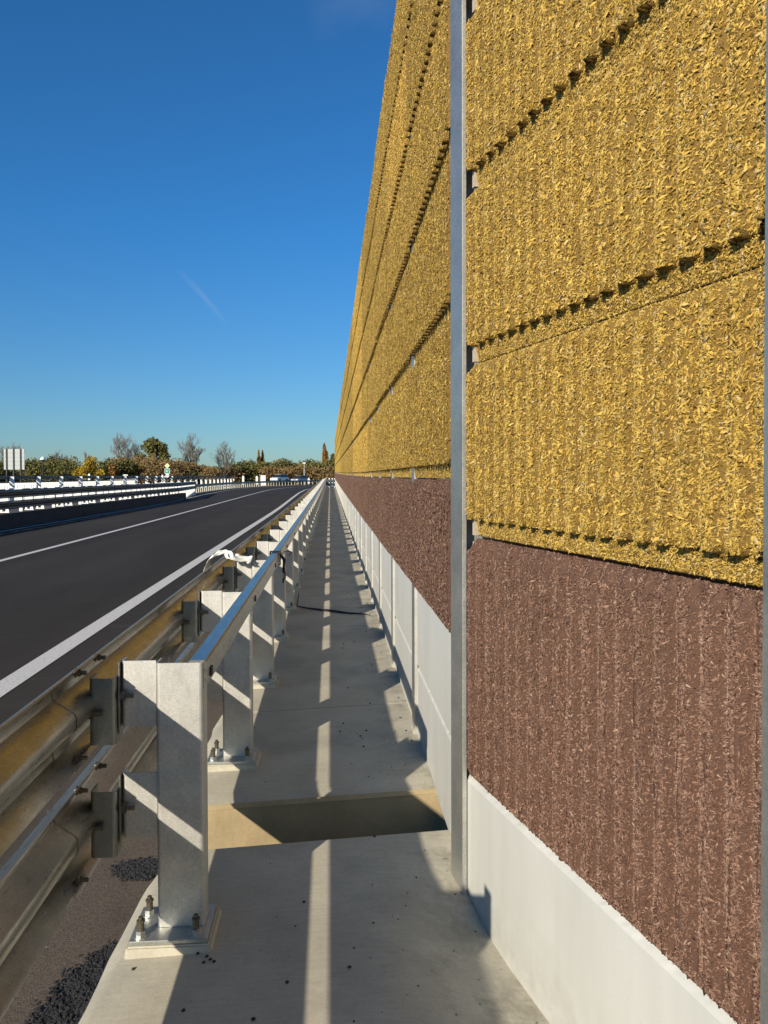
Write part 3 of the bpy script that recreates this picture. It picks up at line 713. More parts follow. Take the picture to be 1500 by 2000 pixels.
# box handrail starting at the post nearest the camera
hr = MB()
t = 0.006
hp = [(x_ - 0.015, z_) for x_, z_ in [(-0.447, 0.822), (-0.441, 0.816), (-0.393, 0.816), (-0.387, 0.822), (-0.387, 0.899), (-0.393, 0.905), (-0.441, 0.905), (-0.447, 0.899)]]
for i in range(13):
    a = 2.518 + 4 * SP * i; b = min(2.518 + 4 * SP * (i + 1) - 0.006, 76.5)
    if a > 76: break
    sct = link('handrail', MB().extrude(hp, stations(a, b, 0.0)).mesh('handrail', M['galv_beam'], bevel=0)); sct.parent = rail; sct.location = -RP
    if i < 3:
        for k in range(4):
            sl = MB()
            y = a + 0.06 + SP * k + (0.0 if k else 0.0); zz = floor_z(XC, y)
            sl.box(-0.4025, -0.396, y, y + 0.035, zz + 0.838, zz + 0.866)
            s_ = link('bolt_head', sl.mesh('bolt_head', M['dark'])); s_.parent = sct

# ------------------------------------------------------------------ small things on the walkway
def cloth_mesh():
    vs = []; fs = []; nu, nv = 22, 26; rg = random.Random(9)
    # path over the rail: from the road side, over the top edge, onto the bracket and post top
    path = [(-0.885, 0.80), (-0.875, 0.86), (-0.84, 0.93), (-0.79, 0.962), (-0.73, 0.958), (-0.68, 0.935), (-0.62, 0.920), (-0.56, 0.912)]
    for i in range(nv + 1):
        s = i / nv * (len(path) - 1); a = int(min(s, len(path) - 2)); f = s - a
        x = path[a][0] * (1 - f) + path[a + 1][0] * f; z = path[a][1] * (1 - f) + path[a + 1][1] * f
        wdt = 0.12 * (1.2 - 0.75 * (i / nv)) 
        for j in range(nu + 1):
            u = j / nu - 0.5
            fold = 0.008 * math.sin(u * 26 + i * 0.55) + 0.006 * math.sin(u * 47 - i * 0.9) + 0.005 * math.sin(i * 1.3 + u * 9)
            vs.append((x + 0.6 * fold, 5.50 + u * 2 * wdt + 0.02 * math.sin(i * 0.6), z + fold + 0.004 - 0.05 * abs(u) * (i / nv)))
    for i in range(nv):
        for j in range(nu): fs.append((i * (nu + 1) + j, i * (nu + 1) + j + 1, (i + 1) * (nu + 1) + j + 1, (i + 1) * (nu + 1) + j))
    return MB().add(vs, fs)
c_ = cloth_mesh().build('cloth_rag', M['cloth'], smooth=True)
sm = c_.modifiers.new('thick', 'SOLIDIFY'); sm.thickness = 0.0015
tag(c_, 'crumpled white rag draped over the upper rail and its bracket', 'rag')
# strap knotted on the handrail
kb = MB(); y = 6.02; z = 0.905 + floor_z(XC, y)
for dy in (0, 0.03, 0.055):
    x0, x1, z0, z1 = -0.470, -0.394, z - 0.095, z + 0.006
    pts = [(x0, y + dy, z0), (x0, y + dy + 0.006, z1), (x1, y + dy + 0.012, z1), (x1, y + dy, z0), (x0, y + dy, z0)]
    kb.tube(pts, 0.006, 6)
kb.tube([(-0.393, y + 0.03, z - 0.01), (-0.36, y + 0.01, z - 0.06), (-0.366, y + 0.02, z - 0.12), (-0.36, y, z - 0.19), (-0.372, y, z - 0.24)], [0.010, 0.014, 0.011, 0.014, 0.006], 7)
kb.tube([(-0.37, y + 0.02, z), (-0.34, y, z + 0.012), (-0.30, y + 0.05, z - 0.002), (-0.33, y + 0.09, z - 0.03)], 0.004, 5)
tag(kb.build('tie_strap', M['rubber'], smooth=True), 'dark strap knotted round the box handrail with a hanging end', 'strap')
def gpt(x, y, dz=0.0):
    X, Y = G(x, y, 0.0)
    for _ in range(3): X, Y = G(x, y, floor_z(X, Y) + dz)
    return Vector((X, Y, floor_z(X, Y) + dz))
cp = [gpt(579, 1184, 0.012), gpt(600, 1188, 0.008), gpt(625, 1191, 0.012), gpt(650, 1194, 0.012), gpt(680, 1198, 0.01), gpt(705, 1199, 0.01), gpt(722, 1202, 0.006)]
cb = MB().tube(cp, [0.006, 0.009, 0.011, 0.016, 0.010, 0.007, 0.004], 8)
cb.tube([cp[0], cp[0] + Vector((0.01, 0.02, 0.08)), cp[0] + Vector((0.02, 0.05, 0.14))], [0.007, 0.006, 0.005], 6)
tag(cb.build('cable', M['rubber'], smooth=True), 'black cable lying across the walkway from a post foot to the wall', 'cable')
db = MB(); rg = random.Random(12)
def pebble(x, y, z, r):
    vs = []; n = 6
    for k, (zz, rr) in enumerate(((0, 0.8), (0.5, 1.0), (0.9, 0.5))):
        for i in range(n):
            a = 2 * math.pi * i / n; q_ = rr * r * rg.uniform(0.75, 1.2); vs.append((x + math.cos(a) * q_, y + math.sin(a) * q_, z + zz * r))
    fs = [(k * n + i, k * n + (i + 1) % n, (k + 1) * n + (i + 1) % n, (k + 1) * n + i) for k in range(2) for i in range(n)] + [tuple(2 * n + i for i in range(n))]
    db.add(vs, fs)
for i in range(150):
    if i < 90: X = 0.47 - abs(rg.gauss(0, 0.16)); Y = rg.uniform(3.7, 9)
    else: X = rg.uniform(-0.5, 0.45); Y = rg.choice([rg.uniform(1.9, 3.0), rg.uniform(3.7, 10)])
    if X < -0.66: continue
    pebble(X, Y, floor_z(X, Y) - 0.001, rg.choice([0.002, 0.003, 0.004, 0.004, 0.007]))
for x, y in ((380, 1872), (398, 1878), (405, 1884), (412, 1888), (392, 1890), (556, 1930), (500, 1496), (252, 1903), (590, 1770), (680, 1900), (730, 1640)):
    v = gpt(x, y); pebble(v.x, v.y, v.z, 0.006)
db.build('grit', M['dark']); tag(bpy.data.objects['grit'], 'small dark grit and crumbs scattered over the concrete walkway', 'grit', kind='stuff')
# dark loose asphalt spilt on the shoulder against the kerb
def spill(name, pts, h, seed, n, label):
    rg2 = np.random.default_rng(seed); mb = MB(); xs = [p[0] for p in pts]; ys_ = [p[1] for p in pts]
    def inside(x, y):
        c = False; j = len(pts) - 1
        for i in range(len(pts)):
            if (pts[i][1] > y) != (pts[j][1] > y) and x < (pts[j][0] - pts[i][0]) * (y - pts[i][1]) / (pts[j][1] - pts[i][1]) + pts[i][0]: c = not c
            j = i
        return c
    k = 0; ph = rg2.uniform(0, 6, 4)
    while k < n:
        x = rg2.uniform(min(xs) - 0.06, max(xs)); y = rg2.uniform(min(ys_) - 0.02, max(ys_) + 0.04)
        jx = x + rg2.normal(0, 0.022); jy = y + rg2.normal(0, 0.022)
        if not inside(jx, jy) or x > -0.71: continue
        r_ = float(np.clip(rg2.lognormal(math.log(0.0042), 0.4), 0.002, 0.010)); z = RZ + rg2.random() * h * (0.4 + 0.6 * math.sin(x * 31 + y * 23 + ph[0]) ** 2)
        a0 = rg2.uniform(0, 6.28); v = []
        for i in range(5):
            a_ = a0 + i * 1.2566; q_ = r_ * rg2.uniform(0.7, 1.2); v.append((x + math.cos(a_) * q_, y + math.sin(a_) * q_, z + rg2.uniform(-0.3, 0.5) * r_))
        v += [(x + rg2.normal(0, 0.3) * r_, y + rg2.normal(0, 0.3) * r_, z + r_ * rg2.uniform(0.7, 1.2)), (x, y, z - r_)]
        mb.add(v, [(i, (i + 1) % 5, 5) for i in range(5)] + [((i + 1) % 5, i, 6) for i in range(5)]); k += 1
    o = mb.build(name, M['spill']); tag(o, label, 'spilt asphalt', kind='stuff')
g1 = [G(*p, RZ) for p in ((224, 1860), (190, 1870), (130, 1920), (60, 2010), (20, 2100), (150, 2100), (190, 1990))]
spill('loose_asphalt', g1, 0.012, 3, 6500, 'loose dark asphalt crumbs spilt along the kerb in the lower left corner')
g2 = [G(*p, RZ) for p in ((222, 1702), (245, 1692), (300, 1690), (312, 1700), (290, 1722), (240, 1722))]
spill('loose_asphalt', g2, 0.006, 4, 1500, 'small dark asphalt heap behind the foot of the nearest post')

# ------------------------------------------------------------------ barrier closing the end of the walkway
eb = empty('end_barrier', (0, 77.2, rise(77)))
tag(eb, 'short two-rail steel barrier across the far end of the walkway', 'crash barrier')
for x in (-0.45, -0.1, 0.2, 0.45):
    MB().box(x - 0.06, x + 0.06, -0.06, 0.0, 0, 0.92).build('post', M['white_post'], eb)
for z0, z1 in ((0.2, 0.44), (0.54, 0.80)):
    MB().extrude([(z0 * 0 + 0.0, z0), (0.05, z0 + 0.06), (0.0, (z0 + z1) / 2), (0.05, z1 - 0.06), (0.0, z1), (-0.01, z1), (0.03, z1 - 0.06), (-0.01, (z0 + z1) / 2), (0.03, z0 + 0.06), (-0.01, z0)],
                 [(0, -0.6, 0), (0, 0.6, 0)]).build('rail', M['dull_beam'], eb).rotation_euler.z = R(90)
for c in eb.children:
    if c.name.startswith('rail'): c.location = (0, -0.12, 0)

# ------------------------------------------------------------------ double barrier on the plinth across the road
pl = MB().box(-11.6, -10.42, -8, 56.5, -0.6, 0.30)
o = pl.build('concrete_plinth', M['plinth']); tag(o, 'low shade-darkened concrete plinth across the road under the double crash barrier', 'plinth')
mb_ = empty('crash_barrier', (-10.8, 24, 0.30)); MBP = Vector((-10.8, 24, 0.30))
tag(mb_, 'double-rail crash barrier standing on the shade-darkened concrete plinth across the road', 'crash barrier')
pm = MB(); pm.box(0.0, 0.11, 0, 0.03, 0.0, 0.80); pm.box(-0.17, 0.13, 0.03, 0.06, 0.33, 0.78)
pm_me = pm.mesh('post', M['white_post'])
pm2 = MB(); pm2.box(0.0, 0.10, 0, 0.03, 0.0, 0.78); pm2.box(-0.15, -0.09, -0.05, 0.03, 0.0, 0.10); pm2.box(-0.17, 0.14, -0.06, 0.1, -0.0, 0.035); pm2.box(-0.17, 0.13, 0.031, 0.05, 0.34, 0.50)
pm2_me = pm2.mesh('post', M['white_post'])
k = 0; y = 18.0
while y < 56:
    o = link('post', pm_me if k % 3 == 0 else pm2_me); o.parent = mb_; o.location = (0.0 if k % 3 else 0.03, y - 24, 0); y += 1.05; k += 1
while y < 69:
    o = link('post', pm2_me); o.parent = mb_; o.location = ((-12.0 - -10.8) * (y - 56) / 13, y - 24, -0.45); o.scale = (1, 1, 1.55); y += 1.05
def left_rail(zt, zb):
    pr = wprof(zt, zb, 0.035, 0.0, 0.085)
    m = MB().extrude(pr, [(0.18, -4 - 24, 0), (0.18, 55 - 24, 0), (-0.6, 63 - 24, -0.02), (-1.05, 69 - 24, -0.03)])
    m.build('rail', M['dull_beam'], mb_)
left_rail(0.77, 0.49); left_rail(0.40, 0.13)
# ------------------------------------------------------------------ far curving barrier with pale posts
cv = smoothp([(-12.3, 57), (-12.9, 72), (-13.1, 88), (-12.5, 104), (-10.4, 120), (-7.3, 131.5), (-3.2, 140.5), (3, 148.5), (12, 155.5)], 10)
fb = empty('crash_barrier', (-12.3, 57, RZ)); tag(fb, 'far curving crash barrier with a single dark rail and a row of pale posts', 'crash barrier')
FP = Vector((-12.3, 57, RZ))
acc = 0; last = Vector(cv[0]); fpm = MB().box(-0.05, 0.05, -0.05, 0.05, 0.0, 0.62).mesh('post', M['far_post'])
cnt = 0
for i in range(1, len(cv)):
    p = Vector(cv[i]); seg = (p - last).length; t_ = (p - last).normalized()
    while acc <= seg and cnt < 90:
        w = last + t_ * acc; o = link('post', fpm); o.parent = fb; o.location = (w.x - FP.x, w.y - FP.y, 0); o.rotation_euler.z = 0.0; acc += 1.35; cnt += 1
    acc -= seg; last = p
def sweep(name, path, z0, z1, th, mat, parent, P0):
    vs = []; fs = []
    for i, (x, y) in enumerate(path):
        a = Vector(path[max(i - 1, 0)]); b = Vector(path[min(i + 1, len(path) - 1)]); t_ = (b - a).normalized(); n = Vector((t_.y, -t_.x)) * th
        vs += [(x, y, z0), (x, y, z1), (x + n.x, y + n.y, z1), (x + n.x, y + n.y, z0)]
        if i:
            for j in range(4): fs.append((4 * i - 4 + j, 4 * i - 4 + (j + 1) % 4, 4 * i + (j + 1) % 4, 4 * i + j))
    fs += [(0, 1, 2, 3), tuple(len(vs) - 4 + j for j in range(4))[::-1]]
    vs = [(a - P0.x, b - P0.y, c - P0.z) for a, b, c in vs]
    return MB().add(vs, fs).build(name, mat, parent)
cvr = [(x + 0.12, y - 0.02) for x, y in cv]
sweep('rail', cvr, RZ + 0.58, RZ + 0.86, 0.06, M['dull_beam'], fb, FP)
o = sweep('kerb', [(x - 0.1, y) for x, y in cv], RZ - 0.1, RZ + 0.05, 0.35, M['kerb'], None, Vector((0, 0, 0))); tag(o, kind='structure')

# ------------------------------------------------------------------ opposite carriageway barrier and slatted parapet
ob = empty('crash_barrier', (-18.5, 50, 0)); tag(ob, 'distant dark railing with tall white posts beyond the opposite carriageway', 'railing')
opm = MB().box(-0.13, 0.13, -0.04, 0.04, -0.3, 1.50).mesh('post', M['white_post'])
k = 0; y = 37.7
while y < 150:
    o = link('post', opm); o.parent = ob; o.location = (0.10, y - 50, 0 if y < 93 else -0.42); y += 4.1
for z0, z1 in ((1.34, 1.56), (1.12, 1.22)):
    MB().box(-0.14, -0.06, -30, 100, z0, z1).build('rail', M['dark_metal'], ob)
sp_ = empty('slatted_parapet', (-18.8, 36, 0)); tag(sp_, 'white slatted parapet behind the dark railing on the far left', 'parapet')
m = MB(); y = 33.0
while y < 76: m.box(-0.115, 0.115, y - 36, y - 36 + 0.03, -0.2, 1.12 + 0.0032 * (y - 36)); y += 0.36
m.build('slat_row', M['white_post'], sp_); MB().box(0.125, 0.145, -3, 40.2, 0.72, 0.78).build('rail', M['dark_metal'], sp_)

# ------------------------------------------------------------------ signs, lamp, box, delineators
def poleat(x, ytop, d, zb=-0.3): v = at(x, ytop, d); return v
c = at(28, 895, 95); bs = empty('road_sign', (c.x, c.y, -0.3)); tag(bs, 'back of a large pale road sign on three posts at the far left', 'road sign')
H2 = 95 / 1500
w = 39 * H2; z1 = 1.5 + (929 - 875) * H2 + 0.3; z0 = 1.5 + (929 - 915.5) * H2 + 0.3
m = MB()
for i in range(5):
    a = z0 + (z1 - z0) * i / 5; m.box(-w / 2, w / 2, 0, 0.03, a + 0.01, a + (z1 - z0) / 5 - 0.01)
m.box(-w / 2, w / 2, 0.03, 0.05, z0, z1); m.build('panel', M['sign_back'], bs)
for t_ in (-0.36, -0.02, 0.32):
    MB().box(w * t_ - 0.05, w * t_ + 0.05, -0.14, -0.02, 0, z1 + 0.05).build('post', M['dark_metal'], bs)
c = at(84, 905, 110); la = empty('roof_lamp', (c.x, c.y, -0.3)); H2 = 110 / 1500
tag(la, 'dark pole with a white dome top rising over the bushes at the left', 'lamp')
zt = 1.5 + (929 - 890) * H2 + 0.3
MB().tube([(0, 0, 0), (0, 0, zt - 0.45)], 0.07, 8).build('pole', M['dark_metal'], la)
MB().tube([(0, 0, zt - 0.75), (0, 0, zt - 0.45)], [0.1, 0.36], 12).build('bracket', M['dark_metal'], la)
MB().tube([(0, 0, zt - 0.45), (0, 0, zt - 0.3), (0, 0, zt - 0.1), (0, 0, zt)], [0.36, 0.34, 0.2, 0.04], 14).build('lamp_globe', M['sign_white'], la, smooth=True)
c = at(326.8, 908, 86); rs = empty('road_sign', (c.x, c.y, -0.3)); H2 = 86 / 1500
tag(rs, 'sign post with a yellow diamond over a green square and a round white plate', 'road sign')
MB().tube([(0, 0.05, 0), (0, 0.05, 1.5 + 25 * H2)], 0.035, 8).build('pole', M['galv_post'], rs)
def flat(name, pts, y, zc, mat, par, th=0.03):
    n = len(pts); vs = [(a, y, zc + b) for a, b in pts] + [(a, y + th, zc + b) for a, b in pts]
    return MB().add(vs, [tuple(range(n)), tuple(range(n, 2 * n))[::-1]] + [(i, i + n, (i + 1) % n + n, (i + 1) % n) for i in range(n)]).build(name, mat, par)
def Zp(y): return 1.8 + (929 - y) * H2
r = 5.0 * H2; p = flat('yellow_diamond', [(-r, 0), (0, -r), (r, 0), (0, r)], 0, Zp(908.5), M['sign_white'], rs)
r *= 0.72; flat('diamond_face', [(-r, 0), (0, -r), (r, 0), (0, r)], -0.012, Zp(908.5), M['sign_yellow'], p, 0.01)
r = 4.9 * H2; p = flat('green_square', [(-r, -r), (r, -r), (r, r), (-r, r)], 0, Zp(919), M['sign_white'], rs)
r *= 0.86; g_ = flat('green_face', [(-r, -r), (r, -r), (r, r), (-r, r)], -0.012, Zp(919), M['sign_green'], p, 0.01)
s_ = 0.9 * H2
flat('route_mark', [(-2.0 * s_, -1.3 * s_), (-1.0 * s_, -1.3 * s_), (-1.0 * s_, 1.6 * s_), (-2.0 * s_, 1.6 * s_)], -0.024, Zp(919), M['sign_white'], p, 0.01)
flat('route_mark', [(0.3 * s_, -1.3 * s_), (1.9 * s_, -1.3 * s_), (1.9 * s_, -0.6 * s_), (1.2 * s_, 1.6 * s_), (0.5 * s_, 1.6 * s_), (1.0 * s_, -0.5 * s_), (0.3 * s_, -0.5 * s_)], -0.024, Zp(919), M['sign_white'], p, 0.01)
r = 3.6 * H2; p = flat('round_plate', [(r * math.cos(2 * math.pi * i / 20), r * math.sin(2 * math.pi * i / 20)) for i in range(20)], 0, Zp(927.6), M['sign_white'], rs)
flat('plate_bar', [(-r * 0.95, -0.3 * H2), (r * 0.95, -0.3 * H2), (r * 0.95, 0.6 * H2), (-r * 0.95, 0.6 * H2)], -0.012, Zp(927.9), M['dark_metal'], p, 0.01)
c = at(245, 928, 80); gs = empty('direction_sign', (c.x, c.y, -0.3)); tag(gs, 'small green rounded sign just above the far left railing', 'road sign'); H2 = 80 / 1500
def Zp(y): return 1.8 + (929 - y) * H2
MB().box(-0.03, 0.03, 0.04, 0.08, 0, Zp(926)).build('pole', M['galv_post'], gs)
p = flat('plate', [(-4.6 * H2, 0), (-3.8 * H2, -3 * H2), (3.8 * H2, -3 * H2), (4.6 * H2, 0), (4.3 * H2, 3 * H2), (-4.3 * H2, 3 * H2)], 0, Zp(928.5), M['sign_white'], gs)
flat('face', [(-3.9 * H2, -0.2 * H2), (-3.2 * H2, -2.3 * H2), (3.2 * H2, -2.3 * H2), (3.9 * H2, -0.2 * H2), (3.6 * H2, 1.0 * H2), (-3.6 * H2, 1.0 * H2)], -0.012, Zp(928.5), M['sign_green'], p, 0.01)
for x, yt, d, lab in ((174, 923, 72, 'white delineator with a red mark in front of the yellow bush'), (475, 928, 135, 'small white marker post left of the white cabinet, the farther one'),
                      (501.5, 928.5, 135, 'small white marker post immediately left of the white cabinet'), (603, 933, 150, 'small white marker post right of the second car'), (317, 926, 84, 'short white marker post left of the yellow diamond sign')):
    c = at(x, yt, d); H2 = d / 1500; e = empty('marker_post', (c.x, c.y, -0.3)); tag(e, lab, 'marker post', 'small white marker posts')
    zt = c.z + 0.3; wd = 1.9 * H2
    flat('body', [(-wd, 0.3), (wd, 0.3), (wd, zt - 2.2 * H2), (0, zt), (-wd, zt - 2.2 * H2)], 0, 0, M['sign_white'], e, 0.08)
    MB().box(-wd * 0.6, wd * 0.6, -0.02, -0.002, zt - 6 * H2, zt - 4.5 * H2).build('reflector', M['sign_red' if x < 200 else 'sign_white'], e)
    MB().box(-0.04, 0.04, 0.0, 0.07, -0.3, 0.3).build('stem', M['galv_post'], e)
c = at(514, 932, 145); H2 = 145 / 1500; e = empty('utility_cabinet', (c.x, c.y, -0.3)); tag(e, 'white two-door cabinet standing beyond the curving barrier', 'cabinet')
MB().box(-4.9 * H2, 4.9 * H2, 0, 0.4, 0, 1.8 + 1 * H2).build('body', M['sign_white'], e, bevel=0.02)
for s_ in (-1, 1): MB().box(min(0.25 * H2 * s_, 4.4 * H2 * s_), max(0.25 * H2 * s_, 4.4 * H2 * s_), -0.03, -0.003, 0.2, 1.75).build('door', M['sign_white'], e)
c = at(594.3, 905, 170); e = empty('street_lamp', (c.x, c.y, -0.5)); tag(e, 'thin grey street lamp mast in front of the far woods', 'street lamp')
MB().tube([(0, 0, 0), (0, 0, c.z + 0.5)], [0.11, 0.06], 8).build('pole', M['sign_back'], e)
MB().box(-0.35, 0.35, -0.15, 0.15, c.z + 0.5, c.z + 0.72).build('lamp_head', M['sign_white'], e, bevel=0.03)

# ------------------------------------------------------------------ cars
def car(x, ytop, d, rz, paint, label, h=1.62, L=4.5, W=1.8):
    c = at(x, ytop, d); e = empty('parked_car', (c.x, c.y, c.z - h), rz); tag(e, label, 'car', 'cars beyond the curving barrier')
    side = [(-L / 2, 0.45), (-L / 2 + 0.05, 0.85), (-L * 0.28, 1.0), (L / 2 - 0.08, 0.98), (L / 2, 0.6), (L / 2 - 0.05, 0.35), (-L / 2 + 0.1, 0.3)]
    n = len(side)
    b = MB().add([(a, -W / 2, z) for a, z in side] + [(a, W / 2, z) for a, z in side], [tuple(range(n)), tuple(range(n, 2 * n))[::-1]] + [(i, i + n, (i + 1) % n + n, (i + 1) % n) for i in range(n)])
    b.build('body', paint, e, bevel=0.06, smooth=True)
    cab = [(-L * 0.27, 0.99), (-L * 0.12, h - 0.06), (L * 0.30, h - 0.03), (L * 0.45, 0.98)]; n = 4; iw = W / 2 - 0.16
    cb_ = MB().add([(a, -(W / 2 - 0.04 if z < 1.1 else iw), z) for a, z in cab] + [(a, (W / 2 - 0.04 if z < 1.1 else iw), z) for a, z in cab], [(0, 1, 2, 3), (7, 6, 5, 4), (0, 4, 5, 1), (1, 5, 6, 2), (2, 6, 7, 3)])
    cb_.build('glasshouse', M['glass'], e)
    MB().box(-L * 0.13, L * 0.31, -iw - 0.01, iw + 0.01, h - 0.045, h).build('roof', paint, e, bevel=0.02)
    for sx in (-0.31, 0.30):
        for sy in (-1, 1):
            w_ = MB(); hexn(w_, sx * L, 0.33, sy * W / 2 - 0.12, sy * W / 2 + 0.04, 0.33, 20, 'y'); w_.build('wheel', M['tyre'], e)
    for sy in (-1, 1): MB().box(-L / 2 - 0.02, -L / 2 + 0.08, sy * W * 0.36 - 0.18, sy * W * 0.36 + 0.18, 0.66, 0.82).build('headlight', M['sign_white'], e)
    MB().box(-L / 2 - 0.03, -L / 2, -0.26, 0.26, 0.45, 0.56).build('number_plate', M['sign_white'], e)
car(546, 925.6, 158, R(62), M['car_silver'], 'silver estate car facing the camera just right of the white cabinet')
car(586, 928.4, 166, R(60), M['car_grey'], 'darker grey car farther right, below the street lamp mast')

# ------------------------------------------------------------------ trees and bushes
def leaf_mesh(clusters, n, size, seed, name, mat):
    rg = np.random.default_rng(seed); cl = np.array(clusters, float); vol = cl[:, 3] * cl[:, 4] * cl[:, 5]
    idx = rg.choice(len(cl), n, p=(vol ** 0.75) / (vol ** 0.75).sum())
    v = rg.normal(0, 1, (n, 3)); v /= np.linalg.norm(v, axis=1)[:, None]; r = rg.random(n) ** 0.45
    # sub-clumps
    c = cl[idx, :3] + v * r[:, None] * cl[idx, 3:6] + rg.normal(0, 0.05, (n, 3)) * cl[idx, 3:6]
    a = rg.normal(0, 1, (n, 3)); a /= np.linalg.norm(a, axis=1)[:, None]
    b = np.cross(a, rg.normal(0, 1, (n, 3))); b /= np.linalg.norm(b, axis=1)[:, None]
    s = size * rg.uniform(0.5, 1.3, n)[:, None]
    Q = np.stack([c - a * s, c - b * s * 0.6, c + a * s, c + b * s * 0.6], 1).reshape(-1, 3)
    me = bpy.data.meshes.new(name); me.vertices.add(4 * n); me.vertices.foreach_set('co', Q.astype(np.float32).ravel())
    me.loops.add(4 * n); me.loops.foreach_set('vertex_index', np.arange(4 * n, dtype=np.int32)); me.polygons.add(n)
    me.polygons.foreach_set('loop_start', np.arange(n, dtype=np.int32) * 4); me.polygons.foreach_set('loop_total', np.full(n, 4, np.int32)); me.update(calc_edges=True)
    ct = rg.random(len(cl)) * 0.5; t_ = np.clip(ct[idx] + rg.random(n) * 0.55, 0, 1)
    at_ = me.attributes.new('tone', 'FLOAT', 'POINT'); at_.data.foreach_set('value', np.repeat(t_, 4).astype(np.float32)); me.materials.append(mat); return me
def clumps(w, h, z0, seed, k=14, rel=0.3):
    rg = random.Random(seed); out = []
    for i in range(k):
        a = rg.uniform(0, 6.28); r = rg.random() ** 0.6 * w * 0.5 * 0.75; f = rg.random(); zz = z0 + h * (0.15 + 0.75 * f); sh = math.sqrt(max(0.05, 1 - (2 * f - 0.7) ** 2 * 0.6))
        q_ = rel * rg.uniform(0.6, 1.1); out.append((math.cos(a) * r * sh, math.sin(a) * r * sh, zz, w * q_ * 0.6, w * q_ * 0.6, h * q_ * 0.65))
    return out
def leafy(name, x0, x1, ytop, d, mat, label, cat, n=2600, seed=0, k=16, size=0.22, trunk=True, zb=-0.5, group=None):
    xm = (x0 + x1) / 2; c = at(xm, ytop, d); w = (x1 - x0) * d / 1500; h = c.z - zb
    e = empty(name, (c.x, c.y, zb)); tag(e, label, cat, group)
    if trunk: MB().tube([(0, 0, 0), (0.1, 0, h * 0.4), (0, 0.1, h * 0.8)], [0.18, 0.12, 0.03], 6).build('trunk', M['bark'], e)
    link('crown', leaf_mesh(clumps(w, h * 0.95, 0.0 if not trunk else h * 0.1, seed, k), n, size, seed, 'crown', M[mat]), None, e)
    return e
def bare(name, x, ytop, wpx, d, label, seed, zb=-0.5, mat='bark_pale', lean=0):
    c = at(x, ytop, d); h = c.z - zb; w = wpx * d / 1500; e = empty(name, (c.x, c.y, zb)); tag(e, label, 'tree')
    rg = random.Random(seed); tr = MB(); tw = MB()
    def grow(p, dr, L, r, lev, mb):
        n = 4; pts = [p]; rr = [r]; q_ = p.copy(); dd = dr.copy()
        for i in range(n):
            dd = (dd + Vector((rg.gauss(0, 0.10), rg.gauss(0, 0.10), 0.06 + 0.02 * lev))).normalized(); q_ = q_ + dd * L / n
            pts.append(q_.copy()); rr.append(r * (1 - 0.55 * (i + 1) / n))
        mb.tube(pts, rr, 5 if lev < 2 else 3, cap=False)
        if lev >= 5: return
        m_ = {0: 8, 1: 5, 2: 4, 3: 4, 4: 3}[lev]
        for j in range(m_):
            f = rg.uniform(0.35, 1.0) if lev else 0.30 + 0.70 * j / (m_ - 1); i = min(int(f * n), n - 1); b = pts[i].lerp(pts[i + 1], f * n - i)
            a = rg.uniform(0, 6.28) if lev else j * 2.4; sp = rg.uniform(0.35, 0.75)
            side = Vector((math.cos(a), math.sin(a), 0)); nd = (dd * (1 - sp * 0.5) + side * sp * (w / h * 1.35)).normalized()
            grow(b, nd, L * rg.uniform(0.50, 0.72), max(r * 0.50, 0.017), lev + 1, tr if lev < 1 else tw)
    grow(Vector((0, 0, 0)), Vector((lean, 0, 1)).normalized(), h * 0.44, h * 0.021, 0, tr)
    zmax = max(v[2] for v in tw.v); k_ = h / zmax
    xs = [v[0] for v in tw.v]; kx = w / (max(xs) - min(xs)); kx = min(max(kx, 0.5), 1.6)
    for b_ in (tr, tw): b_.v = [(a * kx, b2 * kx, c2 * k_) for a, b2, c2 in b_.v]
    tr.build('trunk', M[mat], e); tw.build('crown', M[mat], e)
bare('bare_tree', 247, 840, 66, 170, 'bare grey tree with a wide fan of twigs, left of the brown leafy tree', 1)
bare('bare_tree', 361, 842, 62, 175, 'bare grey tree right of the sign post, the middle of the three leafless ones', 2)
bare('bare_tree', 438, 857, 54, 180, 'smaller bare grey tree at the right of the leafless trees', 3)
bare('bare_tree', 14, 860, 50, 150, 'leafless tree behind the large pale sign panel', 4)
bare('bare_tree', 121, 875, 34, 150, 'faint leafless shrub tree standing behind the left bushes', 5)
bare('bare_tree', 172, 879, 14, 150, 'thin leafless sapling above the yellow bush', 6)
leafy('broadleaf_tree', 258, 336, 862, 165, 'leaf_green', 'olive green tree with a rounded crown above the brown hedge', 'tree', 5200, 11, 26, 0.34)
leafy('yellow_bush', 143, 206, 890, 120, 'leaf_yellow', 'bright yellow autumn bush behind the white parapet', 'bush', 5200, 12, 26, 0.17, False)
leafy('orange_bush', 196, 240, 903, 122, 'leaf_rust', 'low orange brown bush right of the yellow one', 'bush', 2200, 13, 16, 0.17, False)
leafy('poplar_tree', 501, 509.5, 883, 260, 'leaf_rust', 'narrow rusty poplar, the left one of the close pair', 'tree', 2200, 14, 14, 0.3)
leafy('poplar_tree', 508.5, 518, 882, 262, 'leaf_rust', 'narrow rusty poplar, the right one of the close pair', 'tree', 2200, 15, 14, 0.3)
leafy('poplar_tree', 626, 642, 873, 240, 'leaf_rust', 'single taller rust coloured poplar beside the wall end', 'tree', 4200, 16, 18, 0.3)
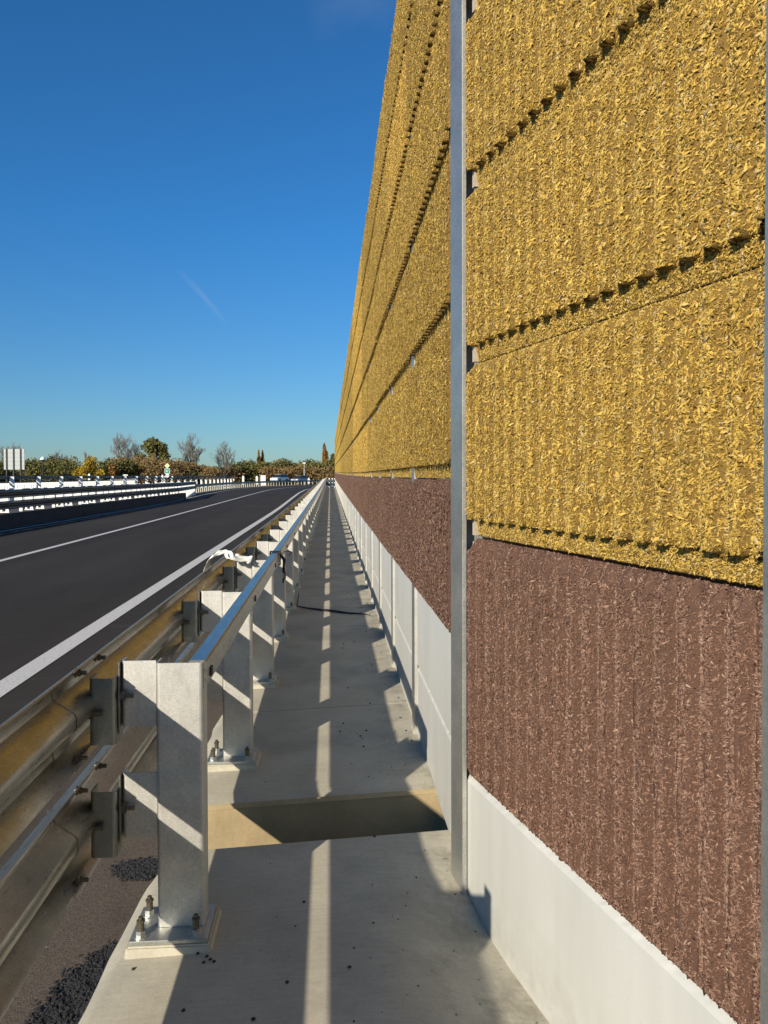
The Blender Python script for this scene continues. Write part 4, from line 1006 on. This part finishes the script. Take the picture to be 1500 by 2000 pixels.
leafy('dark_tree', 640, 668, 888, 200, 'leaf_green', 'dark green tree against the far end of the noise wall', 'tree', 2600, 17, 14, 0.3)
# hedgerow and woods: one continuous mass behind the road
rg = random.Random(22)
def band(name, spec, label, mat, n, size, seed, dd=(0, 14)):
    cl = []; r2 = random.Random(seed)
    for x0, x1, y0, y1, d in spec:
        x = x0
        while x < x1:
            f = (x - x0) / max(1, x1 - x0); yt = y0 + (y1 - y0) * f + r2.uniform(-5, 6); dist = d + r2.uniform(*dd)
            c = at(x, yt, dist); h = c.z + 0.5; rw = r2.uniform(0.9, 1.7) * dist / 100
            for _ in range(4):
                zz = -0.5 + h * r2.uniform(0.15, 0.82); cl.append((c.x + r2.uniform(-1, 1), c.y + r2.uniform(-1, 2), zz, rw, rw, min(h * 0.3, rw * 1.1)))
            cl.append((c.x, c.y, -0.5 + h * 0.84, rw * 0.8, rw * 0.8, h * 0.16))
            x += 1500 * rw / dist * 0.55
    tag(link(name, leaf_mesh(cl, n, size, seed, name, M[mat])), label, 'bushes', kind='stuff')
band('hedgerow', [(-120, 20, 893, 897, 128), (20, 60, 902, 906, 128), (60, 145, 896, 892, 128), (200, 260, 896, 896, 134)], 'olive green hedgerow behind the railing on the left', 'leaf_green', 42000, 0.2, 31)
band('brown_hedge', [(228, 300, 899, 893, 140), (300, 345, 893, 899, 140), (345, 420, 900, 911, 140)], 'brown autumn hedge behind the yellow diamond sign', 'leaf_brown', 36000, 0.19, 32)
band('far_woods', [(400, 470, 912, 906, 185), (470, 500, 902, 904, 185), (500, 560, 908, 899, 185), (560, 655, 900, 900, 185), (655, 760, 895, 895, 185)], 'mixed green and brown woods beyond the curve of the road', 'leaf_green', 42000, 0.30, 33)
band('far_thicket', [(405, 520, 915, 913, 178), (520, 600, 912, 910, 178), (600, 656, 911, 908, 178)], 'rusty thicket in front of the far woods', 'leaf_brown', 15000, 0.26, 34)
band('dark_undergrowth', [(-60, 400, 921, 921, 143), (400, 670, 921, 921, 186)], 'dark undergrowth at the foot of the woods', 'leaf_dark', 40000, 0.3, 35)
